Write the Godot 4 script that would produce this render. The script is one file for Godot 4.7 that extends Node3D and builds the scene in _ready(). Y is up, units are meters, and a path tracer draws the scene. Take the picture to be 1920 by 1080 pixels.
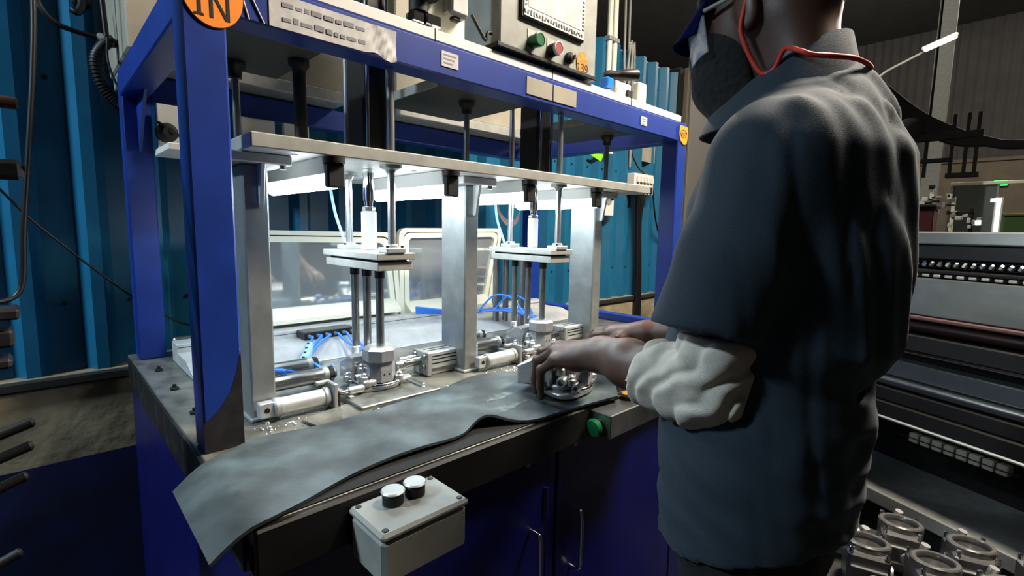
extends Node3D
# Leak-testing bench in a workshop. World: x along the bench, -z into the bench, y up, metres.

const CAM_POS := Vector3(0, 1.22, 0)
var M := {}
var used := {}

# ------------------------------------------------------------------ mesh builder
class MB:
	var v := PackedVector3Array()
	var n := PackedVector3Array()

	func tri(a: Vector3, b: Vector3, c: Vector3, na: Vector3, nb: Vector3, nc: Vector3) -> void:
		if (b - a).cross(c - a).dot(na + nb + nc) > 0.0:
			v.append(a); v.append(c); v.append(b)
			n.append(na); n.append(nc); n.append(nb)
		else:
			v.append(a); v.append(b); v.append(c)
			n.append(na); n.append(nb); n.append(nc)

	func quad(a: Vector3, b: Vector3, c: Vector3, d: Vector3, nn: Vector3) -> void:
		tri(a, b, c, nn, nn, nn)
		tri(a, c, d, nn, nn, nn)

	func quad4(a: Vector3, b: Vector3, c: Vector3, d: Vector3, na: Vector3, nb: Vector3, nc: Vector3, nd: Vector3) -> void:
		tri(a, b, c, na, nb, nc)
		tri(a, c, d, na, nc, nd)

	func box(c: Vector3, size: Vector3, bev := 0.0015, bs := Basis.IDENTITY) -> MB:
		var h := size * 0.5
		var b: float = min(bev, min(h.x, min(h.y, h.z)) * 0.9)
		var i := h - Vector3(b, b, b)
		for ax in 3:
			var a1 := (ax + 1) % 3
			var a2 := (ax + 2) % 3
			for s in [-1.0, 1.0]:
				var ps := []
				for q in [[-1, -1], [1, -1], [1, 1], [-1, 1]]:
					var p := Vector3.ZERO
					p[ax] = s * h[ax]; p[a1] = q[0] * i[a1]; p[a2] = q[1] * i[a2]
					ps.append(c + bs * p)
				var nn := Vector3.ZERO
				nn[ax] = s
				nn = bs * nn
				quad(ps[0], ps[1], ps[2], ps[3], nn)
		if b <= 0.0:
			return self
		for ax in 3:
			var a1 := (ax + 1) % 3
			var a2 := (ax + 2) % 3
			for s1 in [-1.0, 1.0]:
				for s2 in [-1.0, 1.0]:
					var ps := []
					for q in [[-1, 0], [1, 0], [1, 1], [-1, 1]]:
						var p := Vector3.ZERO
						p[ax] = q[0] * i[ax]
						p[a1] = s1 * (h[a1] if q[1] == 0 else i[a1])
						p[a2] = s2 * (i[a2] if q[1] == 0 else h[a2])
						ps.append(c + bs * p)
					var nn := Vector3.ZERO
					nn[a1] = s1; nn[a2] = s2
					nn = bs * nn.normalized()
					quad(ps[0], ps[1], ps[2], ps[3], nn)
		for sx in [-1.0, 1.0]:
			for sy in [-1.0, 1.0]:
				for sz in [-1.0, 1.0]:
					var nn: Vector3 = bs * Vector3(sx, sy, sz).normalized()
					tri(c + bs * Vector3(sx * h.x, sy * i.y, sz * i.z), c + bs * Vector3(sx * i.x, sy * h.y, sz * i.z), c + bs * Vector3(sx * i.x, sy * i.y, sz * h.z), nn, nn, nn)
		return self

	func bx(x0: float, x1: float, y0: float, y1: float, z0: float, z1: float, bev := 0.0015) -> MB:
		return box(Vector3(x0 + x1, y0 + y1, z0 + z1) * 0.5, Vector3(abs(x1 - x0), abs(y1 - y0), abs(z1 - z0)), bev)

	func lathe(o: Vector3, axis: Vector3, prof: Array, seg := 16, faceted := false, turn := 0.0, sq := Vector2.ONE) -> MB:
		var w := axis.normalized()
		var u := w.cross(Vector3.UP if abs(w.y) < 0.9 else Vector3.RIGHT).normalized()
		var t := w.cross(u)
		var ns := []
		for k in prof.size() - 1:
			var d: Vector2 = prof[k + 1] - prof[k]
			ns.append(Vector2(d.y, -d.x).normalized())
		for k in prof.size() - 1:
			var n0: Vector2 = ns[k]
			var n1: Vector2 = ns[k]
			if k > 0 and n0.dot(ns[k - 1]) > 0.75:
				n0 = (n0 + ns[k - 1]).normalized()
			if k < ns.size() - 1 and n1.dot(ns[k + 1]) > 0.75:
				n1 = (ns[k] + ns[k + 1]).normalized()
			var p0: Vector2 = prof[k]
			var p1: Vector2 = prof[k + 1]
			for j in seg:
				var a0 := TAU * j / seg + turn
				var a1 := TAU * (j + 1) / seg + turn
				var d0 := u * cos(a0) * sq.x + t * sin(a0) * sq.y
				var d1 := u * cos(a1) * sq.x + t * sin(a1) * sq.y
				var e0 := d0
				var e1 := d1
				if faceted:
					e0 = (d0 + d1).normalized()
					e1 = e0
				var A := o + d0 * p0.x + w * p0.y
				var B := o + d1 * p0.x + w * p0.y
				var Cc := o + d1 * p1.x + w * p1.y
				var D := o + d0 * p1.x + w * p1.y
				if p0.x > 1e-6:
					tri(A, B, Cc, e0 * n0.x + w * n0.y, e1 * n0.x + w * n0.y, e1 * n1.x + w * n1.y)
				if p1.x > 1e-6:
					tri(A, Cc, D, e0 * n0.x + w * n0.y, e1 * n1.x + w * n1.y, e0 * n1.x + w * n1.y)
		return self

	func cyl(a: Vector3, b: Vector3, r: float, seg := 16, bev := 0.0, r1 := -1.0) -> MB:
		var h := a.distance_to(b)
		if r1 < 0.0:
			r1 = r
		var bb: float = min(bev, min(r, h * 0.5) * 0.9)
		var p := [Vector2(0, 0), Vector2(r - bb, 0), Vector2(r, bb), Vector2(r1, h - bb), Vector2(r1 - bb, h), Vector2(0, h)]
		if bb <= 0.0:
			p = [Vector2(0, 0), Vector2(r, 0), Vector2(r1, h), Vector2(0, h)]
		return lathe(a, b - a, p, seg)

	func nut(a: Vector3, b: Vector3, r: float, sides := 6, turn := 0.0) -> MB:
		var h := a.distance_to(b)
		var e: float = min(r * 0.12, h * 0.3)
		return lathe(a, b - a, [Vector2(0, 0), Vector2(r - e, 0), Vector2(r, e), Vector2(r, h - e), Vector2(r - e, h), Vector2(0, h)], sides, true, turn)

	func ball(c: Vector3, r: Vector3, seg := 12) -> MB:
		var rows := int(seg * 0.6) + 2
		for i in rows:
			for j in seg:
				var ps := []
				var qs := []
				for q in [[0, 0], [1, 0], [1, 1], [0, 1]]:
					var th: float = PI * (i + q[0]) / rows
					var ph: float = TAU * (j + q[1]) / seg
					var d := Vector3(sin(th) * cos(ph), cos(th), sin(th) * sin(ph))
					ps.append(c + d * r)
					qs.append((d / r).normalized())
				if i < rows - 1:
					tri(ps[0], ps[1], ps[2], qs[0], qs[1], qs[2])
				if i > 0:
					tri(ps[0], ps[2], ps[3], qs[0], qs[2], qs[3])
		return self

	static func smooth_path(pts: Array, per := 6) -> Array:
		var out := []
		for i in pts.size() - 1:
			var p0: Vector3 = pts[max(i - 1, 0)]
			var p1: Vector3 = pts[i]
			var p2: Vector3 = pts[i + 1]
			var p3: Vector3 = pts[min(i + 2, pts.size() - 1)]
			for k in per:
				out.append(p1.cubic_interpolate(p2, p0, p3, float(k) / per))
		out.append(pts[-1])
		return out

	func tube(pts: Array, r: float, seg := 8, per := 6, sq := 1.0) -> MB:
		var P: Array = MB.smooth_path(pts, per) if per > 1 else pts
		var side := Vector3.ZERO
		var rings := []
		var dirs := []
		for i in P.size():
			var t: Vector3 = (P[min(i + 1, P.size() - 1)] - P[max(i - 1, 0)]).normalized()
			if i == 0:
				side = t.cross(Vector3.UP if abs(t.y) < 0.9 else Vector3.RIGHT).normalized()
			side = (side - t * side.dot(t)).normalized()
			var up := t.cross(side)
			var ring := []
			for j in seg:
				var a := TAU * j / seg
				ring.append(side * cos(a) + up * sin(a) * sq)
			rings.append(ring)
			dirs.append(t)
		for i in P.size() - 1:
			for j in seg:
				var k := (j + 1) % seg
				quad4(P[i] + rings[i][j] * r, P[i] + rings[i][k] * r, P[i + 1] + rings[i + 1][k] * r, P[i + 1] + rings[i + 1][j] * r, rings[i][j], rings[i][k], rings[i + 1][k], rings[i + 1][j])
		for e in [0, P.size() - 1]:
			var nn: Vector3 = -dirs[e] if e == 0 else dirs[e]
			for j in seg:
				tri(P[e], P[e] + rings[e][j] * r, P[e] + rings[e][(j + 1) % seg] * r, nn, nn, nn)
		return self

	# poly in local x, y; extruded along local z from z0 to z1
	func prism(poly: PackedVector2Array, z0: float, z1: float, xf := Transform3D.IDENTITY, bev := 0.0) -> MB:
		var cnt := poly.size()
		var area := 0.0
		for i in cnt:
			area += poly[i].cross(poly[(i + 1) % cnt])
		if area < 0.0:
			poly = poly.duplicate()
			poly.reverse()
		var en := []
		for i in cnt:
			var d := (poly[(i + 1) % cnt] - poly[i]).normalized()
			en.append(Vector2(d.y, -d.x))
		var inner := PackedVector2Array()
		for i in cnt:
			var a: Vector2 = en[(i - 1 + cnt) % cnt]
			var b: Vector2 = en[i]
			var m := (a + b).normalized()
			inner.append(poly[i] - m * bev / max(m.dot(b), 0.4))
		var bs := xf.basis
		var layers := [[inner, z0], [poly, z0 + bev], [poly, z1 - bev], [inner, z1]]
		for L in 3:
			if bev <= 0.0 and L != 1:
				continue
			var zn := [-0.7, 0.0, 0.7][L] as float
			for i in cnt:
				var j := (i + 1) % cnt
				var n0: Vector2 = en[i]
				var n1: Vector2 = en[i]
				var pv: Vector2 = en[(i - 1 + cnt) % cnt]
				var nx: Vector2 = en[j]
				if n0.dot(pv) > 0.8:
					n0 = (n0 + pv).normalized()
				if n1.dot(nx) > 0.8:
					n1 = (n1 + nx).normalized()
				var A: PackedVector2Array = layers[L][0]
				var B: PackedVector2Array = layers[L + 1][0]
				var na: Vector3 = bs * Vector3(n0.x, n0.y, zn).normalized()
				var nb: Vector3 = bs * Vector3(n1.x, n1.y, zn).normalized()
				quad4(xf * Vector3(A[i].x, A[i].y, layers[L][1]), xf * Vector3(A[j].x, A[j].y, layers[L][1]), xf * Vector3(B[j].x, B[j].y, layers[L + 1][1]), xf * Vector3(B[i].x, B[i].y, layers[L + 1][1]), na, nb, nb, na)
		var cap: PackedVector2Array = inner if bev > 0.0 else poly
		var ix := Geometry2D.triangulate_polygon(cap)
		for e in [[z0, -1.0], [z1, 1.0]]:
			var nn: Vector3 = bs * Vector3(0, 0, e[1])
			for k in range(0, ix.size(), 3):
				tri(xf * Vector3(cap[ix[k]].x, cap[ix[k]].y, e[0]), xf * Vector3(cap[ix[k + 1]].x, cap[ix[k + 1]].y, e[0]), xf * Vector3(cap[ix[k + 2]].x, cap[ix[k + 2]].y, e[0]), nn, nn, nn)
		return self

	# a sheet through rows of points, with thickness th on the side away from the normal
	func sheet(rows: Array, th: float, hint: Vector3) -> MB:
		var nr := rows.size()
		var nc: int = rows[0].size()
		var N := []
		for i in nr:
			var line := []
			for j in nc:
				var du: Vector3 = rows[min(i + 1, nr - 1)][j] - rows[max(i - 1, 0)][j]
				var dv: Vector3 = rows[i][min(j + 1, nc - 1)] - rows[i][max(j - 1, 0)]
				var q := du.cross(dv).normalized()
				line.append(q if q.dot(hint) > 0.0 else -q)
			N.append(line)
		var lo := []
		for i in nr:
			var line := []
			for j in nc:
				line.append(rows[i][j] - N[i][j] * th)
			lo.append(line)
		for i in nr - 1:
			for j in nc - 1:
				quad4(rows[i][j], rows[i + 1][j], rows[i + 1][j + 1], rows[i][j + 1], N[i][j], N[i + 1][j], N[i + 1][j + 1], N[i][j + 1])
				quad4(lo[i][j], lo[i + 1][j], lo[i + 1][j + 1], lo[i][j + 1], -N[i][j], -N[i + 1][j], -N[i + 1][j + 1], -N[i][j + 1])
		for i in nr - 1:
			for j in [0, nc - 1]:
				var o: Vector3 = rows[i][j] - rows[i][1 if j == 0 else nc - 2]
				quad(rows[i][j], rows[i + 1][j], lo[i + 1][j], lo[i][j], o.normalized())
		for j in nc - 1:
			for i in [0, nr - 1]:
				var o: Vector3 = rows[i][j] - rows[1 if i == 0 else nr - 2][j]
				quad(rows[i][j], rows[i][j + 1], lo[i][j + 1], lo[i][j], o.normalized())
		return self

	func mesh(off := Vector3.ZERO) -> ArrayMesh:
		var vv := v
		if off != Vector3.ZERO:
			vv = PackedVector3Array()
			vv.resize(v.size())
			for i in v.size():
				vv[i] = v[i] - off
		var arr := []
		arr.resize(Mesh.ARRAY_MAX)
		arr[Mesh.ARRAY_VERTEX] = vv
		arr[Mesh.ARRAY_NORMAL] = n
		var m := ArrayMesh.new()
		m.add_surface_from_arrays(Mesh.PRIMITIVE_TRIANGLES, arr)
		return m

func rrect(w: float, h: float, r: float, seg := 5) -> PackedVector2Array:
	var p := PackedVector2Array()
	for q in [[1, 1, 0.0], [-1, 1, PI / 2], [-1, -1, PI], [1, -1, PI * 1.5]]:
		for k in seg + 1:
			var a: float = q[2] + PI / 2 * k / seg
			p.append(Vector2(q[0] * (w / 2 - r), q[1] * (h / 2 - r)) + Vector2(cos(a), sin(a)) * r)
	return p

# ------------------------------------------------------------------ naming, things, parts
func numbered(nm: String) -> String:
	if not used.has(nm):
		used[nm] = 0
		return nm
	used[nm] += 1
	return "%s_%03d" % [nm, used[nm]]

func thing(nm: String, label: String, cat: String, at := Vector3.ZERO, group := "") -> Node3D:
	var o := Node3D.new()
	o.name = numbered(nm)
	add_child(o)
	o.position = at
	tag(o, label, cat, group)
	return o

func tag(o: Node, label: String, cat: String, group := "") -> void:
	o.set_meta("label", label)
	o.set_meta("category", cat)
	if group != "":
		o.set_meta("group", group)

func place_of(o: Node) -> Vector3:
	var p := Vector3.ZERO
	while o != null and o != self:
		p += (o as Node3D).position
		o = o.get_parent()
	return p

func part(nm: String, mb: MB, m: Material, parent: Node, label := "") -> MeshInstance3D:
	var o := MeshInstance3D.new()
	o.name = nm
	o.mesh = mb.mesh(place_of(parent))
	o.material_override = m
	o.cast_shadow = GeometryInstance3D.SHADOW_CASTING_SETTING_ON
	parent.add_child(o, true)
	if label != "":
		o.set_meta("label", label)
	return o

# a thing that is one mesh
func solo(nm: String, mb: MB, m: Material, label: String, cat: String, group := "", at := Vector3.ZERO) -> MeshInstance3D:
	var o := MeshInstance3D.new()
	o.name = numbered(nm)
	o.mesh = mb.mesh(at)
	o.material_override = m
	add_child(o)
	o.position = at
	tag(o, label, cat, group)
	return o

func struct(nm: String, mb: MB, m: Material, parent: Node = null) -> MeshInstance3D:
	var o := MeshInstance3D.new()
	o.name = nm
	o.mesh = mb.mesh()
	o.material_override = m
	if parent == null:
		add_child(o)
		o.set_meta("kind", "structure")
	else:
		parent.add_child(o, true)
	return o

func copy_of(src: Node3D, nm: String, at: Vector3, turn: float, label: String) -> Node3D:
	var c: Node3D = src.duplicate()
	c.name = numbered(nm)
	add_child(c)
	c.position = at
	c.rotation.y = turn
	c.set_meta("label", label)
	return c

func lettering(text: String, h: float, depth: float, m: Material, parent: Node, xf: Transform3D, font := "Droid Sans", bold := false) -> MeshInstance3D:
	var t := TextMesh.new()
	var f := SystemFont.new()
	f.font_names = PackedStringArray([font])
	if bold:
		f.font_weight = 700
	t.font = f
	t.text = text
	t.font_size = 32
	t.pixel_size = h / 23.0
	t.depth = depth
	var o := MeshInstance3D.new()
	o.name = "lettering"
	o.mesh = t
	o.material_override = m
	o.transform = Transform3D(xf.basis, xf.origin - place_of(parent))
	parent.add_child(o, true)
	return o

# ------------------------------------------------------------------ materials
var tex := {}
func noise_tex(key: String, freq: float, lo: float, hi: float, oct := 4, normal := false, bump := 2.0, kind := FastNoiseLite.TYPE_SIMPLEX_SMOOTH) -> NoiseTexture2D:
	if tex.has(key):
		return tex[key]
	var n := FastNoiseLite.new()
	n.seed = hash(key) % 1000
	n.noise_type = kind
	n.frequency = freq
	n.fractal_octaves = oct
	var t := NoiseTexture2D.new()
	t.width = 512
	t.height = 512
	t.seamless = true
	t.noise = n
	if normal:
		t.as_normal_map = true
		t.bump_strength = bump
	else:
		var g := Gradient.new()
		g.set_color(0, Color(lo, lo, lo))
		g.set_color(1, Color(hi, hi, hi))
		t.color_ramp = g
	tex[key] = t
	return t

func mat(c: Color, rough := 0.5, metal := 0.0, wear := "", scale := 4.0, bump := "", bump_amt := 0.4) -> StandardMaterial3D:
	var m := StandardMaterial3D.new()
	m.albedo_color = c
	m.roughness = rough
	m.metallic = metal
	if wear != "" or bump != "":
		m.uv1_triplanar = true
		m.uv1_world_triplanar = true
		m.uv1_scale = Vector3.ONE * scale
	if wear == "patch":
		m.albedo_texture = noise_tex("patch", 0.009, 0.38, 1.0, 5)
	elif wear == "soft":
		m.albedo_texture = noise_tex("soft", 0.006, 0.86, 1.0)
	elif wear == "stain":
		m.albedo_texture = noise_tex("stain", 0.007, 0.62, 1.0, 5)
	elif wear == "hard":
		m.albedo_texture = noise_tex("hard", 0.008, 0.35, 1.0, 5)
	elif wear == "fine":
		m.albedo_texture = noise_tex("fine", 0.05, 0.75, 1.0, 3)
	if bump == "fabric":
		m.normal_enabled = true
		m.normal_texture = noise_tex("fabric", 0.12, 0, 1, 2, true, 4.0)
		m.normal_scale = bump_amt
	elif bump == "rough":
		m.normal_enabled = true
		m.normal_texture = noise_tex("roughbump", 0.02, 0, 1, 4, true, 4.0)
		m.normal_scale = bump_amt
	return m

func glow(c: Color, e: float) -> StandardMaterial3D:
	var m := StandardMaterial3D.new()
	m.albedo_color = c
	m.roughness = 0.4
	m.emission_enabled = true
	m.emission = c
	m.emission_energy_multiplier = e
	return m

func make_materials() -> void:
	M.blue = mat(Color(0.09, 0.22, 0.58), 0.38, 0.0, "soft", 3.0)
	M.blue_shaded = mat(Color(0.035, 0.05, 0.33), 0.35, 0.0, "soft", 2.0)  # the frame paint darkened: shade under the worktop put into the colour
	M.sheet = mat(Color(0.12, 0.41, 0.56), 0.32, 0.0, "soft", 1.2)
	M.dado = mat(Color(0.66, 0.61, 0.50), 0.85, 0.0, "stain", 1.2, "rough", 0.3)
	M.band = mat(Color(0.05, 0.09, 0.30), 0.6, 0.0, "stain", 1.5)
	M.apron = mat(Color(0.13, 0.13, 0.135), 0.45, 0.4, "soft", 3.0)
	M.column = mat(Color(0.60, 0.62, 0.62), 0.38, 0.55, "soft", 5.0)
	M.deck = mat(Color(0.24, 0.25, 0.25), 0.55, 0.3)
	M.alu = mat(Color(0.78, 0.80, 0.80), 0.42, 0.5, "soft", 6.0)
	M.alu_dull = mat(Color(0.66, 0.67, 0.66), 0.48, 0.35, "soft", 6.0, "rough", 0.15)
	M.steel = mat(Color(0.60, 0.61, 0.61), 0.3, 0.9, "soft", 8.0)
	M.rod = mat(Color(0.82, 0.83, 0.84), 0.24, 0.85)
	M.bright = mat(Color(0.80, 0.81, 0.81), 0.45, 0.3, "soft", 5.0)
	M.base = mat(Color(0.52, 0.54, 0.52), 0.35, 0.4, "stain", 6.0)
	M.cast_dark = mat(Color(0.60, 0.60, 0.60), 0.28, 0.8, "fine", 12.0, "rough", 0.25)
	M.chrome = mat(Color(0.85, 0.86, 0.87), 0.1, 1.0)
	M.cast = mat(Color(0.84, 0.85, 0.86), 0.3, 0.7, "fine", 12.0, "rough", 0.25)
	M.plate = mat(Color(0.68, 0.69, 0.67), 0.5, 0.25, "soft", 5.0)
	M.top = mat(Color(0.58, 0.58, 0.54), 0.3, 0.4, "stain", 3.0, "rough", 0.2)
	M.side = mat(Color(0.22, 0.22, 0.23), 0.5, 0.4, "hard", 3.0)
	M.black = mat(Color(0.03, 0.03, 0.035), 0.45)
	M.black_matt = mat(Color(0.025, 0.025, 0.028), 0.85)
	M.dark = mat(Color(0.10, 0.10, 0.10), 0.6, 0.3)
	M.mat = mat(Color(0.33, 0.39, 0.41), 0.55, 0.0, "patch", 1.7, "rough", 0.25)
	M.smudge = mat(Color(0.45, 0.52, 0.53), 0.5, 0.0, "hard", 9.0)
	M.grey_box = mat(Color(0.58, 0.59, 0.57), 0.5, 0.0, "soft", 5.0)
	M.beige = mat(Color(0.62, 0.60, 0.54), 0.6, 0.0, "soft", 2.0)
	M.cream = mat(Color(0.92, 0.92, 0.85), 0.45)
	M.white = mat(Color(0.85, 0.85, 0.83), 0.5)
	M.paper = mat(Color(0.80, 0.80, 0.80), 0.6, 0.0, "soft", 8.0)
	M.ink = mat(Color(0.10, 0.10, 0.12), 0.8)
	M.orange = mat(Color(1.0, 0.56, 0.04), 0.55)
	M.yellow = mat(Color(0.90, 0.62, 0.12), 0.5, 0.0, "stain", 20.0)
	M.green = mat(Color(0.05, 0.36, 0.20), 0.35)
	M.red = mat(Color(0.55, 0.25, 0.27), 0.4)
	M.hose = mat(Color(0.16, 0.48, 0.88), 0.3)
	M.hose_pale = mat(Color(0.55, 0.72, 0.92), 0.3)
	M.rust = mat(Color(0.32, 0.16, 0.09), 0.8, 0.2, "hard", 20.0)
	M.worn = mat(Color(0.17, 0.165, 0.18), 0.55, 0.2, "stain", 8.0)
	M.tube = glow(Color(0.93, 0.97, 1.0), 17.0)
	M.lamp = glow(Color(1.0, 0.96, 0.9), 4.0)
	M.mirror = mat(Color(0.76, 0.80, 0.82), 0.05, 0.7)
	M.floor = mat(Color(0.16, 0.15, 0.14), 0.6, 0.0, "hard", 0.6)
	M.hall = mat(Color(0.27, 0.27, 0.27), 0.9, 0.0, "soft", 0.4)
	M.hall_wall = mat(Color(0.42, 0.39, 0.34), 0.9, 0.0, "soft", 0.4)
	M.bubble = mat(Color(0.95, 0.97, 0.97), 0.05, 0.9)

func _ready() -> void:
	# ---- camera
	var cam := Camera3D.new()
	cam.name = "camera"
	cam.fov = rad_to_deg(2.0 * atan(540.0 / 930.0))
	cam.near = 0.02
	cam.far = 100.0
	cam.transform = Transform3D(Basis(Vector3(0.72206685, 0.01775445, 0.69159543), Vector3(0.06683317, 0.99320491, -0.0952751), Vector3(-0.68858753, 0.1150165, 0.71597376)).orthonormalized(), CAM_POS)
	add_child(cam)
	cam.current = true
	# ---- sky (a closed hall: it only shows through nothing) and exposure
	var we := WorldEnvironment.new()
	we.name = "world_environment"
	var env := Environment.new()
	env.background_mode = Environment.BG_COLOR
	env.background_color = Color(0.02, 0.02, 0.025)
	env.tonemap_mode = Environment.TONE_MAPPER_LINEAR
	env.tonemap_exposure = 1.0
	env.sdfgi_enabled = true
	env.ssao_enabled = true
	env.ssil_enabled = true
	we.environment = env
	add_child(we)
	make_materials()
	# ---- hall lights (glowing fittings; the last three unseen, added to brighten the walls)
	hall_lamp(Vector3(2.0, 3.2, 0.1), Vector2(1.3, 0.3), 24.0, Color(1.0, 0.94, 0.86), "white high-bay luminaire hung over the aisle in front of the bench")
	hall_lamp(Vector3(-1.7, 2.8, -1.5), Vector2(0.3, 0.3), 11.0, Color(0.86, 0.95, 1.0), "added unseen cool white luminaire lighting the left end of the blue wall")
	hall_lamp(Vector3(15.0, 7.0, 1.0), Vector2(2.0, 0.8), 170.0, Color(1.0, 0.95, 0.88), "added unseen large luminaire brightening the far workstations")
	hall_lamp(Vector3(7.0, 7.5, -7.0), Vector2(2.0, 0.8), 150.0, Color(1.0, 0.97, 0.92), "added unseen large luminaire brightening the hall behind the blue partition wall")

	hall()
	bench()
	frame_and_plate()
	battens()
	stations()
	rear()
	top_gear()
	left_clutter()
	castings()
	conveyor()
	background()
	person()

func hall_lamp(p: Vector3, s: Vector2, e: float, c: Color, label: String) -> void:
	var t := thing("hall_lamp", label, "lamp", p)
	part("housing", MB.new().box(p + Vector3(0, 0.06, 0), Vector3(s.x + 0.06, 0.1, s.y + 0.06), 0.01), M.white, t)
	part("diffuser", MB.new().box(p, Vector3(s.x, 0.02, s.y), 0.004), M.lamp, t)
	part("hanger", MB.new().cyl(p + Vector3(0, 0.11, 0), Vector3(p.x, 9.0, p.z), 0.01), M.dark, t)
	if p.x < 4.0:
		area(p + Vector3(0, -0.02, 0), s, e, c, Basis(Vector3.RIGHT, -PI / 2), t)
	else:
		part("globe", MB.new().ball(p + Vector3(0, -0.25, 0), Vector3.ONE * 0.2, 16), M.lamp, t, "added glowing globe that lights the ceiling")  # ball and omni light added to brighten ceiling and upper walls
		var l := OmniLight3D.new()
		l.name = "glow"
		l.light_energy = e * 0.3
		l.light_color = c
		l.light_size = 0.15
		l.omni_range = 60.0
		l.omni_attenuation = 2.0
		l.shadow_enabled = true
		l.position = Vector3(0, -0.25, 0)
		t.add_child(l, true)

func area(p: Vector3, s: Vector2, e: float, c: Color, bs: Basis, parent: Node) -> void:
	var l := AreaLight3D.new()
	l.name = "glow"
	l.area_size = s
	l.area_normalize_energy = true
	l.light_energy = e
	l.light_color = c
	l.shadow_enabled = true
	l.area_range = 40.0
	l.area_attenuation = 2.0
	l.transform = Transform3D(bs, p - place_of(parent))
	parent.add_child(l, true)

# ------------------------------------------------------------------ the setting
func hall() -> void:
	struct("floor", MB.new().bx(-6, 26, -0.2, 0, -14, 9, 0), M.floor)
	struct("ceiling", MB.new().bx(-6, 26, 9.0, 9.2, -14, 9, 0), M.hall)
	struct("wall_left", MB.new().bx(-6.2, -6, 0, 9, -14, 9, 0), M.hall)
	struct("wall_front", MB.new().bx(-6.2, 26, 0, 9, 9, 9.2, 0), M.hall)
	struct("wall_back", MB.new().bx(-6.2, 26, 0, 9, -14.2, -14, 0), M.hall)
	# far wall: beige masonry below, dark ribbed cladding above
	var far := Node3D.new()
	far.name = "wall_right"
	far.set_meta("kind", "structure")
	add_child(far)
	struct("masonry", MB.new().bx(25, 25.3, 0, 4.1, -14, 9, 0), M.hall_wall, far)
	struct("ledge", MB.new().bx(24.9, 25, 4.0, 4.12, -14, 9, 0.01), M.hall_wall, far)
	for k in 8:
		var mb := MB.new()
		var z0 := -14.0 + k * 2.875
		var rows := []
		for yy in [4.1, 9.0]:
			var line := []
			for j in 41:
				var f := fmod(j * 0.5, 2.0)
				line.append(Vector3(25.0 if f < 1.0 else 25.06, yy, z0 + 2.875 * j / 40.0))
			rows.append(line)
		mb.sheet(rows, 0.02, Vector3(-1, 0, 0))
		struct("cladding_sheet", mb, M.hall, far)
	# blue corrugated partition on a masonry dado
	var wall := Node3D.new()
	wall.name = "wall_partition"
	wall.set_meta("kind", "structure")
	add_child(wall)
	struct("dado", MB.new().bx(-3.0, 3.62, 0, 0.775, -2.15, -1.93, 0.01), M.dado, wall)
	struct("painted_band", MB.new().bx(-3.0, 3.62, 0, 0.515, -1.9298, -1.9285, 0), M.band, wall)
	var x := -2.942
	var pitch := 0.156
	while x < 3.5:
		var n := 6
		var rows := []
		var prof := []
		for r in n:
			var o := x + r * pitch
			for q in [[0.0, 0.0], [0.066, 0.0], [0.092, 0.042], [0.122, 0.042], [0.148, 0.0]]:
				if o + q[0] <= 3.56:
					prof.append(Vector2(o + q[0], q[1]))
		if x + n * pitch < 3.56:
			prof.append(Vector2(x + n * pitch, 0.0))
		for yy in [0.765, 2.415]:
			var line := []
			for i in prof.size():
				line.append(Vector3(prof[i].x, yy, -1.985 + prof[i].y))
			rows.append(line)
		var mb := MB.new()
		for i in prof.size() - 1:
			var a: Vector3 = rows[0][i]
			var b: Vector3 = rows[0][i + 1]
			var c: Vector3 = rows[1][i + 1]
			var d: Vector3 = rows[1][i]
			var nn := Vector3(-(b.z - a.z), 0, b.x - a.x).normalized()
			mb.quad(a, b, c, d, nn)
			var bk := Vector3(0, 0, -0.0012)
			mb.quad(a + bk, b + bk, c + bk, d + bk, -nn)
			mb.quad(a, b, b + bk, a + bk, Vector3.DOWN)
			mb.quad(d, c, c + bk, d + bk, Vector3.UP)
		var s := struct("corrugated_sheet", mb, M.sheet, wall)
		# screw heads along the sheet
		var sc := MB.new()
		for r in n:
			for yy in [0.98, 1.63, 2.25]:
				if x + r * pitch + 0.03 < 3.5:
					sc.nut(Vector3(x + r * pitch + 0.03, yy, -1.986), Vector3(x + r * pitch + 0.03, yy, -1.979), 0.006)
		if x > -1.0:
			part("screw", sc, M.dark, s)
		x += n * pitch
	struct("girt", MB.new().bx(-3.0, 3.6, 2.2, 2.26, -2.06, -1.995, 0.003).bx(-3.0, 3.6, 0.9, 0.96, -2.06, -1.995, 0.003), M.dark, wall)
	struct("edge_post", MB.new().bx(3.555, 3.625, 0, 2.45, -2.06, -1.93, 0.004), M.black_matt, wall)
	struct("skirt_strip", MB.new().bx(-3.0, 3.55, 0.745, 0.772, -1.95, -1.915, 0.004), mat(Color(0.09, 0.07, 0.06), 0.9), wall)

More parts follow.
